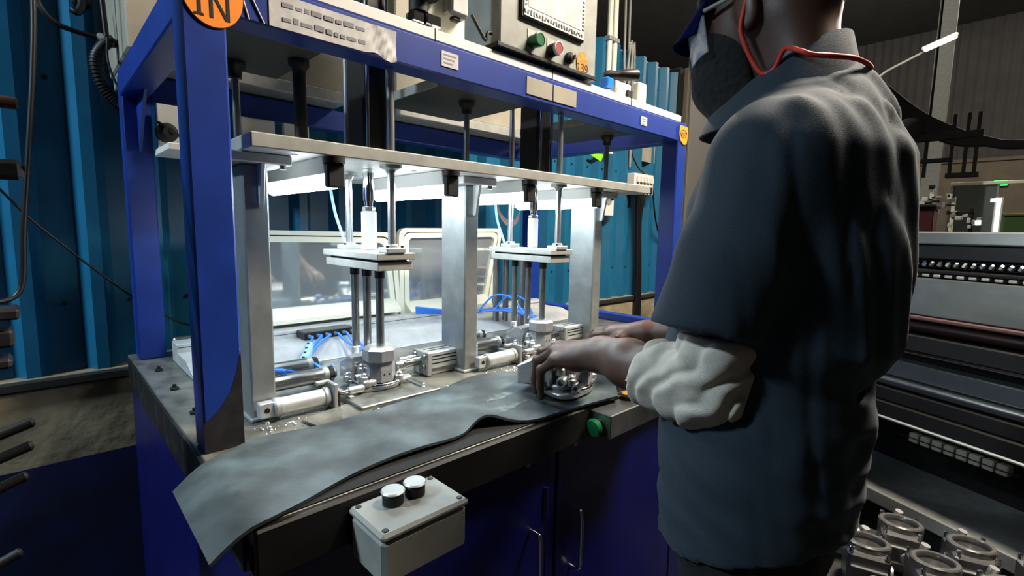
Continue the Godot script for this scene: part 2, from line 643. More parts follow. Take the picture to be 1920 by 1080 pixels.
# ------------------------------------------------------------------ bench
func bench() -> void:
	var t := thing("test_bench", "blue steel test bench with grey worktop, apron tray and cabinet doors", "bench", Vector3(0.95, 0, -1.1))
	part("worktop", MB.new().bx(0.165, 1.74, 0.835, 0.860, -1.70, -0.617, 0.002), M.top, t, "wet grey steel worktop")
	part("apron", MB.new().bx(0.166, 1.735, 0.788, 0.857, -0.6168, -0.606, 0.003).bx(0.166, 1.735, 0.788, 0.792, -0.64, -0.6168, 0.001), M.apron, t, "dark grey front apron")
	part("side_panel", MB.new().bx(0.168, 0.185, 0.02, 0.834, -1.69, -0.64, 0.002), M.blue_shaded, t)
	part("side_panel", MB.new().bx(1.72, 1.737, 0.02, 0.834, -1.69, -0.64, 0.002), M.blue_shaded, t)
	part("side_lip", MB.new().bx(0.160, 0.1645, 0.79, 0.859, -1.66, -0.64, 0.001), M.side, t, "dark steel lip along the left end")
	part("back_panel", MB.new().bx(0.186, 1.72, 0.02, 0.834, -1.69, -1.675, 0.002), M.blue_shaded, t)
	part("edge_shade_strip", MB.new().bx(0.168, 1.70, 0.8602, 0.8612, -0.70, -0.6175, 0), M.black_matt, t, "black strip painting the shade along the front edge")  # shade between mat and apron, laid on as a black strip
	part("side_rail", MB.new().bx(1.69, 1.738, 0.8605, 0.888, -1.60, -0.94, 0.002), M.blue, t, "blue rail along the right end")
	part("plinth", MB.new().bx(0.2, 1.7, 0.0, 0.06, -1.66, -0.68, 0.002), M.black_matt, t)
	part("mullion", MB.new().bx(0.714, 0.742, 0.06, 0.798, -0.66, -0.632, 0.002), M.blue_shaded, t)
	var y0 := 0.07
	for d in [[0.19, 0.711, 0.665, 0.655], [0.745, 1.235, 0.793, 0.798], [1.24, 1.715, 1.29, 1.29]]:
		var o := part("door", MB.new().bx(d[0], d[1], y0, 0.796, -0.648, -0.628, 0.003), M.blue_shaded, t)
		var hy := 0.60
		part("handle", MB.new().tube([Vector3(d[2], hy + 0.035, -0.629), Vector3(d[2] + 0.002, hy + 0.034, -0.612), Vector3(d[2] + 0.002, hy + 0.025, -0.603), Vector3(d[2] + 0.002, hy - 0.05, -0.601), Vector3(d[2] + 0.002, hy - 0.088, -0.603), Vector3(d[2] + 0.002, hy - 0.1, -0.612), Vector3(d[2], hy - 0.1, -0.629)], 0.0045, 8, 4), M.chrome, o, "chrome bow handle")
		part("screw", MB.new().cyl(Vector3(d[3], 0.775, -0.63), Vector3(d[3], 0.775, -0.625), 0.006, 10, 0.0015), M.steel, o)
		part("hinge", MB.new().cyl(Vector3(d[1] - 0.004, 0.65, -0.627), Vector3(d[1] - 0.004, 0.71, -0.627), 0.005, 8), M.blue_shaded, o)
	# studs on the left end of the worktop
	for z in [-1.46, -1.27, -1.08]:
		part("stud", MB.new().nut(Vector3(0.20, 0.8595, z), Vector3(0.20, 0.866, z), 0.009).cyl(Vector3(0.20, 0.866, z), Vector3(0.20, 0.872, z), 0.004, 8), M.dark, t)

	# raised wear plates on the worktop
	solo("wear_plate", MB.new().prism(PackedVector2Array([Vector2(0.325, 0.81), Vector2(0.345, 0.852), Vector2(0.335, 0.905), Vector2(0.43, 0.93), Vector2(0.475, 0.905), Vector2(0.43, 0.80)]), 0.860, 0.8655, Transform3D(Basis(Vector3(1, 0, 0), Vector3(0, 0, -1), Vector3(0, 1, 0)), Vector3.ZERO), 0.001), M.top, "thin grey wear plate on the worktop left of the first base plate", "plate")
	solo("shim_strip", MB.new().prism(PackedVector2Array([Vector2(0.235, 0.875), Vector2(0.36, 0.848), Vector2(0.352, 0.83), Vector2(0.235, 0.852)]), 0.860, 0.8625, Transform3D(Basis(Vector3(1, 0, 0), Vector3(0, 0, -1), Vector3(0, 1, 0)), Vector3.ZERO), 0.0005), M.steel, "bright wet metal strip beside the foot of the front blue post", "strip")

	# rubber mat along the front, hanging over the left corner
	var front := [Vector2(0.115, 0.594), Vector2(0.223, 0.621), Vector2(0.334, 0.648), Vector2(0.491, 0.647), Vector2(0.565, 0.660), Vector2(0.653, 0.617), Vector2(0.742, 0.612), Vector2(0.892, 0.590)]
	var back := [Vector2(0.116, 0.80), Vector2(0.24, 0.866), Vector2(0.347, 0.851), Vector2(0.479, 0.861), Vector2(0.62, 0.878), Vector2(0.78, 0.905), Vector2(0.95, 0.80), Vector2(1.02, 0.688)]
	var rows := []
	for j in 15:
		var f := j / 14.0
		var line := []
		for i in 57:
			var u := i / 56.0 * 7.0
			var k := mini(int(u), 6)
			var w := u - k
			var a: Vector2 = front[k].cubic_interpolate(front[k + 1], front[maxi(k - 1, 0)], front[mini(k + 2, 7)], w)
			var b: Vector2 = back[k].cubic_interpolate(back[k + 1], back[maxi(k - 1, 0)], back[mini(k + 2, 7)], w)
			var p := a.lerp(b, f)
			var y := 0.8672
			y += 0.018 * exp(-pow((p.x - 0.575) / 0.035, 2.0)) * pow(1.0 - f, 3.0)
			y += 0.006 * exp(-pow((p.x - 0.43) / 0.08, 2.0)) * pow(1.0 - f, 2.0)
			y += 0.0012 * sin(p.x * 23.0) * sin(p.y * 31.0 + 1.0)
			y -= 0.02 * pow(clampf((0.165 - p.x) / 0.05, 0.0, 1.0), 1.5)
			line.append(Vector3(p.x, y, -p.y))
		rows.append(line)
	var mt := thing("rubber_mat", "dark grey rubber mat with wavy front edge lying along the bench front", "mat", Vector3(0.5, 0.862, -0.73))
	part("sheet", MB.new().sheet(rows, 0.0045, Vector3.UP), M.mat, mt)
	for q in [[0.60, 0.735, 0.045, 0.012], [0.66, 0.70, 0.055, 0.013], [0.585, 0.79, 0.03, 0.012], [0.70, 0.755, 0.04, 0.014]]:
		var grid := []
		for g in 6:
			var line := []
			for k in 31:
				var an := TAU * k / 30.0
				var rr: float = (1.0 + 0.22 * sin(an * 3.0 + q[0] * 40.0) + 0.12 * sin(an * 5.0 + q[1] * 30.0)) * maxf(g / 5.0, 0.02)
				var sx: float = q[0] + cos(an) * q[2] * rr
				var sz: float = q[1] + sin(an) * q[3] * rr
				line.append(Vector3(sx, 0.8675 + 0.0012 * sin(sx * 23.0) * sin(sz * 31.0 + 1.0), -sz))
			grid.append(line)
		part("dried_smear", MB.new().sheet(grid, 0.0003, Vector3.UP), M.smudge, mt, "pale dried coolant smear")

	# two-button station hung on the apron
	var b := thing("two_button_station", "grey metal box with two round push buttons hung on the bench apron", "control box", Vector3(0.349, 0.775, -0.558))
	part("enclosure", MB.new().box(Vector3(0.349, 0.805, -0.558), Vector3(0.132, 0.062, 0.088), 0.006), M.grey_box, b)
	part("lid", MB.new().box(Vector3(0.349, 0.8405, -0.558), Vector3(0.136, 0.011, 0.092), 0.004), M.grey_box, b)
	for sx in [-0.058, 0.058]:
		for sz in [-0.036, 0.036]:
			part("lid_screw", MB.new().cyl(Vector3(0.349 + sx, 0.845, -0.558 + sz), Vector3(0.349 + sx, 0.8475, -0.558 + sz), 0.0045, 10, 0.001), M.black, b)
	for xx in [0.331, 0.366]:
		var bt := part("button", MB.new().cyl(Vector3(xx, 0.845, -0.572), Vector3(xx, 0.862, -0.572), 0.0145, 20, 0.002), M.dark, b)
		part("cap", MB.new().cyl(Vector3(xx, 0.862, -0.572), Vector3(xx, 0.866, -0.572), 0.0165, 24, 0.002), M.alu, bt, "bare metal button cap")
	part("bracket", MB.new().bx(0.285, 0.415, 0.785, 0.84, -0.6058, -0.6, 0.001), M.side, b)

	var g := thing("start_button_box", "plain steel box with green mushroom button beside the operator", "control box", Vector3(0.91, 0.78, -0.585))
	part("enclosure", MB.new().box(Vector3(0.92, 0.827, -0.5785), Vector3(0.21, 0.05, 0.052), 0.002), M.steel, g)
	var gb := part("green_button", MB.new().lathe(Vector3(0.816, 0.822, -0.583), Vector3.LEFT, [Vector2(0, 0), Vector2(0.009, 0), Vector2(0.009, 0.01), Vector2(0.018, 0.011), Vector2(0.0195, 0.016), Vector2(0.016, 0.022), Vector2(0.008, 0.0245), Vector2(0, 0.025)], 24), M.green, g, "green mushroom button")
	part("collar", MB.new().cyl(Vector3(0.8155, 0.822, -0.583), Vector3(0.809, 0.822, -0.583), 0.016, 20, 0.001), M.black, gb)
	var yb := part("top_button", MB.new().cyl(Vector3(0.930, 0.851, -0.590), Vector3(0.930, 0.862, -0.590), 0.0155, 20, 0.001), M.black, g)
	part("cap", MB.new().cyl(Vector3(0.930, 0.862, -0.590), Vector3(0.930, 0.8665, -0.590), 0.0135, 20, 0.0015), M.yellow, yb, "yellow button cap")

# ------------------------------------------------------------------ frame
func frame_and_plate() -> void:
	var f := thing("machine_frame", "blue painted square-tube frame standing on the test bench", "frame", Vector3(0.95, 0.86, -1.25))
	part("post", MB.new().bx(0.172, 0.230, 0.860, 1.70, -0.93, -0.870, 0.003), M.blue, f, "front left post with bare worn foot")
	part("post", MB.new().bx(0.180, 0.240, 0.860, 1.596, -1.665, -1.605, 0.003), M.blue, f)
	part("post", MB.new().bx(1.612, 1.672, 0.860, 1.60, -0.93, -0.870, 0.003), M.blue, f)
	part("post", MB.new().bx(1.66, 1.72, 0.860, 1.596, -1.665, -1.605, 0.003), M.blue, f)
	part("front_beam", MB.new().bx(0.2305, 1.6715, 1.535, 1.597, -0.93, -0.8705, 0.003), M.blue, f)
	part("rear_beam", MB.new().bx(0.2405, 1.66, 1.535, 1.597, -1.664, -1.606, 0.003), M.blue, f)
	part("side_beam", MB.new().bx(0.176, 0.232, 1.535, 1.597, -1.604, -0.931, 0.003), M.blue, f)
	part("side_beam", MB.new().bx(1.614, 1.670, 1.535, 1.597, -1.604, -0.931, 0.003), M.blue, f)
	part("gusset", MB.new().prism(PackedVector2Array([Vector2(0.0, 0.0), Vector2(0.13, 0.0), Vector2(0.0, -0.13)]), 0.0, 0.006, Transform3D(Basis(Vector3(0, 0, 1), Vector3(0, 1, 0), Vector3(-1, 0, 0)), Vector3(0.215, 1.535, -1.604))), M.blue, f)
	var worn := PackedVector2Array([Vector2(0.172, 0.861), Vector2(0.229, 0.861), Vector2(0.229, 1.02), Vector2(0.222, 0.985), Vector2(0.212, 0.955), Vector2(0.196, 0.93), Vector2(0.18, 0.915), Vector2(0.172, 0.91)])
	part("worn_paint", MB.new().prism(worn, -0.8699, -0.8694), M.worn, f, "bare grey patch at the foot")
	part("top_rail", MB.new().bx(0.25, 1.655, 1.604, 1.627, -0.925, -0.885, 0.002), M.white, f, "white cable trunking along the top")
	for k in 3:
		part("trunking_joint", MB.new().bx(0.62 + k * 0.36, 0.622 + k * 0.36, 1.603, 1.628, -0.926, -0.884, 0), M.dark, f)
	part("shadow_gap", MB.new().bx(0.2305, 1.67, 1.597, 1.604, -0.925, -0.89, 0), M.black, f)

	# stickers and tags on the frame
	var sx := Transform3D(Basis.IDENTITY, Vector3.ZERO)
	var s := thing("position_tag", "round orange tag reading IN on the front left blue post", "tag", Vector3(0.212, 1.56, -0.868))
	part("disc", MB.new().prism(ellipse(Vector2(0.213, 1.560), Vector2(0.041, 0.049), 40, 0.0), -0.8699, -0.8675, sx, 0.0006), M.orange, s)
	lettering("IN", 0.036, 0.0006, M.ink, s, Transform3D(Basis.IDENTITY, Vector3(0.213, 1.541, -0.8672)), "Droid Sans")
	var s2 := thing("position_tag", "small orange tag reading OUT at the right end of the front beam", "tag", Vector3(1.645, 1.553, -0.868))
	part("disc", MB.new().prism(PackedVector2Array([Vector2(1.617, 1.588), Vector2(1.672, 1.588), Vector2(1.676, 1.56), Vector2(1.668, 1.53), Vector2(1.65, 1.525), Vector2(1.624, 1.538), Vector2(1.614, 1.56)]), -0.8703, -0.8675, sx, 0.0006), M.orange, s2)
	part("drawn_oval", MB.new().tube(oval3(Vector3(1.645, 1.562, -0.8672), 0.022, 0.013), 0.0008, 5, 1), M.ink, s2)
	lettering("OUT", 0.014, 0.0006, M.ink, s2, Transform3D(Basis.IDENTITY, Vector3(1.645, 1.559, -0.8672)))
	# long paper label under crumpled clear tape
	var rows := []
	for i in 5:
		var line := []
		for j in 40:
			var x := 0.292 + 0.228 * j / 39.0
			var crumple := clampf((x - 0.455) / 0.03, 0.0, 1.0)
			line.append(Vector3(x, 1.537 + 0.052 * i / 4.0 - (0.006 * crumple * sin(x * 90.0) if i == 0 else 0.0), -0.8685 + crumple * 0.0018 * sin(x * 170.0 + i * 1.3 + 3.0 * sin(x * 61.0 + i)) + 0.0004 * sin(x * 60.0)))
		rows.append(line)
	var lb := thing("paper_label", "long printed white paper label taped to the front beam", "label", Vector3(0.41, 1.54, -0.868))
	part("sheet", MB.new().sheet(rows, 0.0006, Vector3.BACK), M.paper, lb)
	var rng := RandomNumberGenerator.new()
	rng.seed = 11
	for r in 2:
		var pr := MB.new()
		var x := 0.312
		while x < 0.45:
			var w := rng.randf_range(0.006, 0.02)
			var y: float = [1.571, 1.549][r]
			pr.bx(x, x + w, y, y + rng.randf_range(0.005, 0.009), -0.8683, -0.8676, 0)
			x += w + 0.004
		part("print_line", pr, mat(Color(0.52, 0.52, 0.55), 0.8), lb, "faded line of print")
	var tp := MB.new()
	for q in [[0.247, 0.262], [0.262, 0.284]]:
		tp.tube([Vector3(q[0], 1.597, -0.8695), Vector3(q[0] + 0.006, 1.57, -0.8692), Vector3(q[1], 1.537, -0.8694)], 0.0014, 5, 5)
	part("tape_crease", tp, M.paper, lb, "creased clear tape end")
	for q in [[0.625, 0.668, 1.553, 1.583, "small printed white sticker on the front beam right of the long label"], [1.375, 1.41, 1.552, 1.578, "small white sticker near the right end of the front beam"]]:
		var st := thing("sticker", q[4], "sticker", Vector3((q[0] + q[1]) / 2, q[2], -0.869))
		part("paper", MB.new().bx(q[0], q[1], q[2], q[3], -0.8703, -0.8692, 0), M.paper, st)
		var pr := MB.new()
		for k in 3:
			pr.bx(q[0] + 0.005, q[1] - 0.006 - 0.004 * k, q[3] - 0.008 - k * 0.008, q[3] - 0.005 - k * 0.008, -0.8693, -0.8689, 0)
		part("print_line", pr, mat(Color(0.55, 0.55, 0.58), 0.8), st)
	for q in [[0.872, 0.965, "left one of two blank cream nameplates on the front beam"], [0.968, 1.06, "right one of two blank cream nameplates on the front beam"]]:
		solo("nameplate", MB.new().box(Vector3((q[0] + q[1]) / 2, 1.566, -0.8695), Vector3(q[1] - q[0], 0.041, 0.002), 0.0008), M.beige, q[2], "nameplate")

	# the thick plate and its columns
	var pl := thing("mounting_plate", "thick bare aluminium plate carried by three steel columns over the worktop", "plate", Vector3(0.86, 1.345, -1.08))
	part("slab", MB.new().bx(0.258, 1.455, 1.346, 1.370, -1.36, -0.872, 0.002), M.plate, pl)
	for q in [[0.34, -0.91], [0.39, -0.885], [0.61, -0.95], [1.31, -0.90]]:
		part("bolt_hole", MB.new().cyl(Vector3(q[0], 1.3462, q[1]), Vector3(q[0], 1.3452, q[1]), 0.006, 12), M.black, pl)
	var cl := ["leftmost of the three steel columns under the plate, behind the blue post", "middle steel column between the two test stations", "right steel column next to the operator"]
	var cx := [0.268, 0.762, 1.282]
	for k in 3:
		var c := thing("support_column", cl[k], "column", Vector3(cx[k] + 0.02, 0.86, -1.01))
		part("tube", MB.new().bx(cx[k], cx[k] + 0.043, 0.866, 1.328, -1.06, -0.962, 0.003), M.column, c)
		part("head_plate", MB.new().bx(cx[k] - 0.03, cx[k] + 0.075, 1.328, 1.3455, -1.08, -0.93, 0.002), M.alu_dull, c)
		part("foot_plate", MB.new().bx(cx[k] - 0.004, cx[k] + 0.047, 0.860, 0.868, -1.066, -0.956, 0.002), M.alu_dull, c)
		part("rib", MB.new().prism(PackedVector2Array([Vector2(0, 0), Vector2(0.026, 0), Vector2(0.012, -0.07), Vector2(0.004, -0.075), Vector2(0, -0.07)]), -0.004, 0.004, Transform3D(Basis(Vector3(0, 0, 1), Vector3(0, 1, 0), Vector3(-1, 0, 0)), Vector3(cx[k] + 0.028, 1.328, -0.963)), 0.001), M.alu, c)
		part("bolt", MB.new().nut(Vector3(cx[k] + 0.063, 1.328, -0.943), Vector3(cx[k] + 0.063, 1.321, -0.943), 0.006), M.steel, c)

func ellipse(c: Vector2, r: Vector2, n: int, wob: float) -> PackedVector2Array:
	var p := PackedVector2Array()
	for k in n:
		var a := TAU * k / n
		p.append(c + Vector2(cos(a) * r.x, sin(a) * r.y) * (1.0 + wob * sin(a * 5.0)))
	return p

func oval3(c: Vector3, rx: float, ry: float) -> Array:
	var o := []
	for k in 25:
		o.append(c + Vector3(cos(TAU * k / 24.0) * rx, sin(TAU * k / 24.0) * ry, 0))
	return o

func battens() -> void:
	var lb := ["light batten under the plate, beside the leftmost column", "light batten under the plate, just left of the middle column", "light batten under the plate, just right of the middle column", "light batten under the plate, beside the right column"]
	var xs := [0.40, 0.662, 0.905, 1.185]
	for k in 4:
		var x: float = xs[k]
		var t := thing("batten_lamp", lb[k], "lamp", Vector3(x, 1.345, -1.05))
		part("housing", MB.new().prism(PackedVector2Array([Vector2(-0.018, 0), Vector2(0.018, 0), Vector2(0.014, -0.029), Vector2(-0.014, -0.029)]), -1.205, -0.895, Transform3D(Basis.IDENTITY, Vector3(x, 1.3455, 0)), 0.001), M.white, t)
		part("tube", MB.new().lathe(Vector3(x, 1.302, -1.205), Vector3(0, 0, 1), [Vector2(0, 0), Vector2(0.013, 0.001), Vector2(0.013, 0.318), Vector2(0, 0.319)], 16), M.tube, t, "glowing tube")
		part("end_cap", MB.new().bx(x - 0.016, x + 0.016, 1.291, 1.335, -0.893, -0.876, 0.003), M.dark, t, "dark end holder")
		part("clip", MB.new().cyl(Vector3(x, 1.335, -0.884), Vector3(x, 1.3455, -0.884), 0.019, 16), M.black, t)
		part("end_cap", MB.new().bx(x - 0.016, x + 0.016, 1.295, 1.335, -1.222, -1.207, 0.003), M.white, t)
		area(Vector3(x, 1.2875, -1.05), Vector2(0.022, 0.30), 0.16, Color(0.9, 0.96, 1.0), Basis(Vector3.RIGHT, -PI / 2), t)

# ------------------------------------------------------------------ the two test stations
const FLAT := Basis(Vector3(1, 0, 0), Vector3(0, 0, -1), Vector3(0, 1, 0))   # prism poly (x, y) lies in plan as (x, -z), extruded upwards

func stations() -> void:
	var w := ["first test station, left", "second test station, beside the operator"]
	for k in 2:
		var X := 0.53 + 0.517 * k
		press(X, w[k], k)
		fixture(X, w[k], k)

func press(X: float, w: String, k: int) -> void:
	var wd: String = ["left", "right"][k]
	var t := thing("press_unit", ["pneumatic press with guide rods and three plungers, nearer the leftmost column", "pneumatic press with guide rods and three plungers, nearer the operator"][k], "press", Vector3(X, 0.93, -1.01))
	for z in [-0.91, -1.10]:
		part("guide_rod", MB.new().cyl(Vector3(X, 1.168, z), Vector3(X, 1.534 if z > -1.0 else 1.63, z), 0.0078, 16, 0.001), M.rod, t)
		part("flange_collar", MB.new().lathe(Vector3(X, 1.3455, z), Vector3.DOWN, [Vector2(0, 0), Vector2(0.022, 0), Vector2(0.022, 0.006), Vector2(0.012, 0.009), Vector2(0.0085, 0.016)], 24), M.steel, t)
		part("rod_bushing", MB.new().box(Vector3(X, 1.1755, z), Vector3(0.044, 0.011, 0.04), 0.002).cyl(Vector3(X, 1.18, z), Vector3(X, 1.187, z), 0.0135, 18, 0.001), M.alu, t)
		for s in [-0.017, 0.017]:
			part("cap_screw", MB.new().cyl(Vector3(X + s, 1.181, z + 0.012), Vector3(X + s, 1.185, z + 0.012), 0.003, 8), M.black, t)
	part("piston_rod", MB.new().lathe(Vector3(X, 1.255, -1.005), Vector3.UP, [Vector2(0, 0), Vector2(0.009, 0), Vector2(0.009, 0.02), Vector2(0.0115, 0.024), Vector2(0.0115, 0.09), Vector2(0, 0.09)], 20), M.chrome, t)
	part("rod_coupling", MB.new().nut(Vector3(X, 1.172, -1.005), Vector3(X, 1.256, -1.005), 0.0165, 6, 0.2), M.white, t, "pale hexagonal coupling")
	part("rod_nut", MB.new().nut(Vector3(X, 1.256, -1.005), Vector3(X, 1.266, -1.005), 0.014), M.steel, t)
	part("cylinder_body", MB.new().box(Vector3(X, (1.71 if k == 0 else 1.595) * 0.5 + 0.685, -1.005), Vector3(0.056, (1.71 if k == 0 else 1.595) - 1.37, 0.07), 0.004), M.black, t, "black cylinder body above the plate")
	for s in [-1, 1]:
		part("tie_rod", MB.new().cyl(Vector3(X + 0.022 * s, 1.37, -0.962), Vector3(X + 0.022 * s, 1.74 if k == 0 else 1.632, -0.962), 0.004, 8), M.chrome, t)
	part("cylinder_head", MB.new().box(Vector3(X, 1.725 if k == 0 else 1.61, -1.005), Vector3(0.066, 0.03, 0.08), 0.003), M.dark, t)
	# moving plate of two layers
	part("upper_press_plate", MB.new().bx(X - 0.042, X + 0.046, 1.156, 1.170, -1.150, -0.893, 0.0012), M.plate, t)
	part("lower_press_plate", MB.new().bx(X - 0.038, X + 0.042, 1.134, 1.1515, -1.144, -0.899, 0.0012), M.plate, t)
	part("spacer", MB.new().bx(X - 0.030, X + 0.034, 1.151, 1.1565, -1.135, -0.908, 0), M.dark, t)
	var zs := [-0.962, -1.02, -1.077]
	for i in 3:
		var p := part("plunger", MB.new().cyl(Vector3(X, 0.93 if i == 0 else 0.935, zs[i]), Vector3(X, 1.135, zs[i]), 0.0086, 18, 0.001), M.steel, t)
		part("collar", MB.new().cyl(Vector3(X, 1.113, zs[i]), Vector3(X, 1.134, zs[i]), 0.0105, 18, 0.001), M.black, p, "black collar")
		part("tip", MB.new().cyl(Vector3(X, 0.925, zs[i]), Vector3(X, 0.945, zs[i]), 0.0105, 18, 0.002), M.cast, p)
	part("clamp_head", MB.new().lathe(Vector3(X, 0.9335, -0.965), Vector3.UP, [Vector2(0, 0), Vector2(0.034, 0), Vector2(0.0375, 0.003), Vector2(0.0375, 0.026), Vector2(0.031, 0.032), Vector2(0, 0.032)], 8, true, PI / 8), M.cast, t, "octagonal clamping head")
	# air hose that slants from the lamp down to the press plate
	part("air_hose", MB.new().tube([Vector3(X - 0.03, 1.34, -1.14), Vector3(X - 0.012, 1.26, -1.15), Vector3(X + 0.0, 1.20, -1.135), Vector3(X + 0.004, 1.172, -1.125)], 0.0035, 8, 5), M.hose_pale, t)

func fixture(X: float, w: String, k: int) -> void:
	var nth: String = ["first", "second"][k]
	var b := thing("fixture_base", "flat grey steel base plate under the clamped casting of the %s test station" % nth, "base plate", Vector3(X, 0.86, -1.0))
	part("plate", MB.new().bx(X - 0.092, X + 0.094, 0.8605, 0.8725, -1.15, -0.872, 0.0015), M.base, b)
	part("locating_strip", MB.new().bx(X + 0.066, X + 0.074, 0.8705, 0.875, -1.04, -0.90, 0.001), M.steel, b)
	part("locating_strip", MB.new().bx(X + 0.080, X + 0.087, 0.8705, 0.874, -1.04, -0.92, 0.001), M.steel, b)
	part("locating_strip", MB.new().bx(X - 0.088, X - 0.078, 0.8705, 0.878, -1.06, -0.93, 0.001), M.alu_dull, b)
	casting("clamped_casting", ["shiny cast aluminium part clamped in the left test station", "shiny cast aluminium part clamped in the test station behind the operator's hand"][k], Vector3(X, 0.8726, -0.985), 0.0)
	# three round cylinders that push in from the left
	var yy := [0.885, 0.893, 0.900]
	var zz := [-0.945, -1.065, -1.145]
	var xe := [0.405, 0.455, 0.452]
	var nm := ["nearest of three round side cylinders, with pierced end lug, at the %s station" % nth, "middle of three round side cylinders, with blue fitting, at the %s station" % nth, "rearmost of three round side cylinders at the %s station" % nth]
	for i in 3:
		var y: float = yy[i]
		var z: float = zz[i]
		var x1: float = xe[i] + 0.517 * k
		var x0 := x1 - [0.095, 0.125, 0.12][i] as float
		var t := thing("side_cylinder", nm[i], "cylinder", Vector3((x0 + x1) / 2, 0.86, z), "pneumatic side cylinders")
		part("barrel", MB.new().cyl(Vector3(x0, y, z), Vector3(x1 - 0.012, y, z), 0.0165, 24, 0.002), M.alu if i == 0 else M.steel, t)
		part("end_cap", MB.new().cyl(Vector3(x1 - 0.014, y, z), Vector3(x1, y, z), 0.0182, 24, 0.003), M.alu_dull, t)
		part("end_cap", MB.new().cyl(Vector3(x0 - 0.012, y, z), Vector3(x0 + 0.004, y, z), 0.0182, 24, 0.003), M.alu_dull, t)
		if i == 0:
			var lug := part("lug", MB.new().prism(rrect(0.03, 0.028, 0.004), -0.009, 0.009, Transform3D(Basis.IDENTITY, Vector3(x0 - 0.022, y, z)), 0.001), M.alu, t, "square end lug with pin hole")
			part("pin_hole", MB.new().cyl(Vector3(x0 - 0.024, y, z + 0.0085), Vector3(x0 - 0.024, y, z + 0.0095), 0.005, 14), M.black, lug)
			part("tab", MB.new().bx(x0 - 0.03, x0 - 0.018, 0.861, 0.925, z - 0.024, z - 0.019, 0.001), M.alu, t)
			part("bracket", MB.new().bx(x1 + 0.001, x1 + 0.01, 0.861, 0.913, z - 0.022, z + 0.022, 0.002).bx(x1 - 0.02, x1 + 0.01, 0.905, 0.913, z - 0.022, z - 0.012, 0.002), M.alu_dull, t)
			part("rusty_foot", MB.new().bx(x1 + 0.0102, x1 + 0.016, 0.861, 0.895, z - 0.02, z + 0.02, 0.002), M.rust, t, "rusty brown foot")
		else:
			part("mounting_nut", MB.new().nut(Vector3(x1, y, z), Vector3(x1 + 0.012, y, z), 0.0165), M.dark, t)
			part("fitting", MB.new().cyl(Vector3(x0 + 0.03, y + 0.012, z), Vector3(x0 + 0.03, y + 0.027, z), 0.006, 12, 0.001).cyl(Vector3(x0 + 0.03, y + 0.024, z), Vector3(x0 + 0.012, y + 0.028, z), 0.005, 10), M.hose, t, "blue air fitting")
			part("stand", MB.new().bx(x1 + 0.002, x1 + 0.009, 0.8605, y - 0.005, z - 0.014, z + 0.014, 0.001), M.alu_dull, t)
		part("piston_rod", MB.new().cyl(Vector3(x1, y, z), Vector3(X - 0.055, y, z), 0.0046, 12, 0.001), M.chrome, t)
		part("rod_tip", MB.new().lathe(Vector3(X - 0.095, y, z), Vector3.RIGHT, [Vector2(0, 0), Vector2(0.008, 0), Vector2(0.0125, 0.004), Vector2(0.0125, 0.034), Vector2(0.010, 0.038), Vector2(0, 0.038)], 18) if i > 0 else MB.new().cyl(Vector3(X - 0.085, y, z), Vector3(X - 0.05, y, z), 0.0085, 18, 0.002), M.cast, t)
	# square compact cylinder on the right
	var s := thing("compact_cylinder", ["square compact cylinder between the left station and the middle column", "square compact cylinder between the right station and the right column"][k], "cylinder", Vector3(X + 0.2, 0.86, -1.02))
	part("body", MB.new().bx(X + 0.155, X + 0.262, 0.876, 0.918, -1.05, -0.995, 0.002), M.alu, s)
	for q in [0.888, 0.898, 0.906]:
		part("sensor_groove", MB.new().bx(X + 0.157, X + 0.260, q, q + 0.003, -0.9955, -0.9946, 0), M.dark, s)
	for q in [-1.035, -1.018]:
		part("sensor_groove", MB.new().bx(X + 0.157, X + 0.260, 0.9175, 0.9186, q, q + 0.004, 0), M.dark, s)
	part("front_plate", MB.new().bx(X + 0.142, X + 0.1545, 0.861, 0.920, -1.055, -0.99, 0.002), M.alu_dull, s)
	for z in [-1.043, -1.002]:
		for y in [0.885, 0.91]:
			part("bolt_head", MB.new().cyl(Vector3(X + 0.142, y, z), Vector3(X + 0.135, y, z), 0.0055, 12, 0.001), M.steel, s)
	for z in [-1.035, -1.01]:
		part("guide_pin", MB.new().cyl(Vector3(X + 0.09, 0.905, z), Vector3(X + 0.142, 0.905, z), 0.004, 10), M.chrome, s)
	part("ram", MB.new().cyl(Vector3(X + 0.075, 0.893, -1.022), Vector3(X + 0.142, 0.893, -1.022), 0.0075, 14, 0.001).cyl(Vector3(X + 0.07, 0.893, -1.022), Vector3(X + 0.095, 0.893, -1.022), 0.014, 18, 0.003), M.steel, s)
	part("riser", MB.new().bx(X + 0.16, X + 0.255, 0.8605, 0.8765, -1.045, -1.0, 0.001), M.alu_dull, s)
	# beads of water and swarf along the plate edge
	var mm := MultiMesh.new()
	mm.transform_format = MultiMesh.TRANSFORM_3D
	mm.mesh = MB.new().ball(Vector3.ZERO, Vector3.ONE, 8).mesh()
	var rng := RandomNumberGenerator.new()
	rng.seed = 5 + k
	mm.instance_count = 420
	for i in 420:
		var u := rng.randf()
		var p := Vector3(X - 0.09 + 0.24 * u, 0.8612, -0.866 - absf(rng.randfn(0.0, 0.010)) + 0.008)
		if i % 3 == 0:
			p = Vector3(X - 0.27 + 0.20 * u, 0.8612, -0.90 + rng.randfn(0.0, 0.025))
		if i % 5 == 1:
			p = Vector3(X + 0.05 + 0.13 * u, 0.8612, -0.885 + rng.randfn(0.0, 0.012))
		var r: float = clampf(absf(rng.randfn(0.0014, 0.0014)), 0.0006, 0.005)
		mm.set_instance_transform(i, Transform3D(Basis.from_scale(Vector3(r, r * 0.7, r)), p))
	var mi := MultiMeshInstance3D.new()
	mi.multimesh = mm
	mi.material_override = M.bubble
	mi.name = numbered("water_droplets")
	mi.set_meta("kind", "stuff")
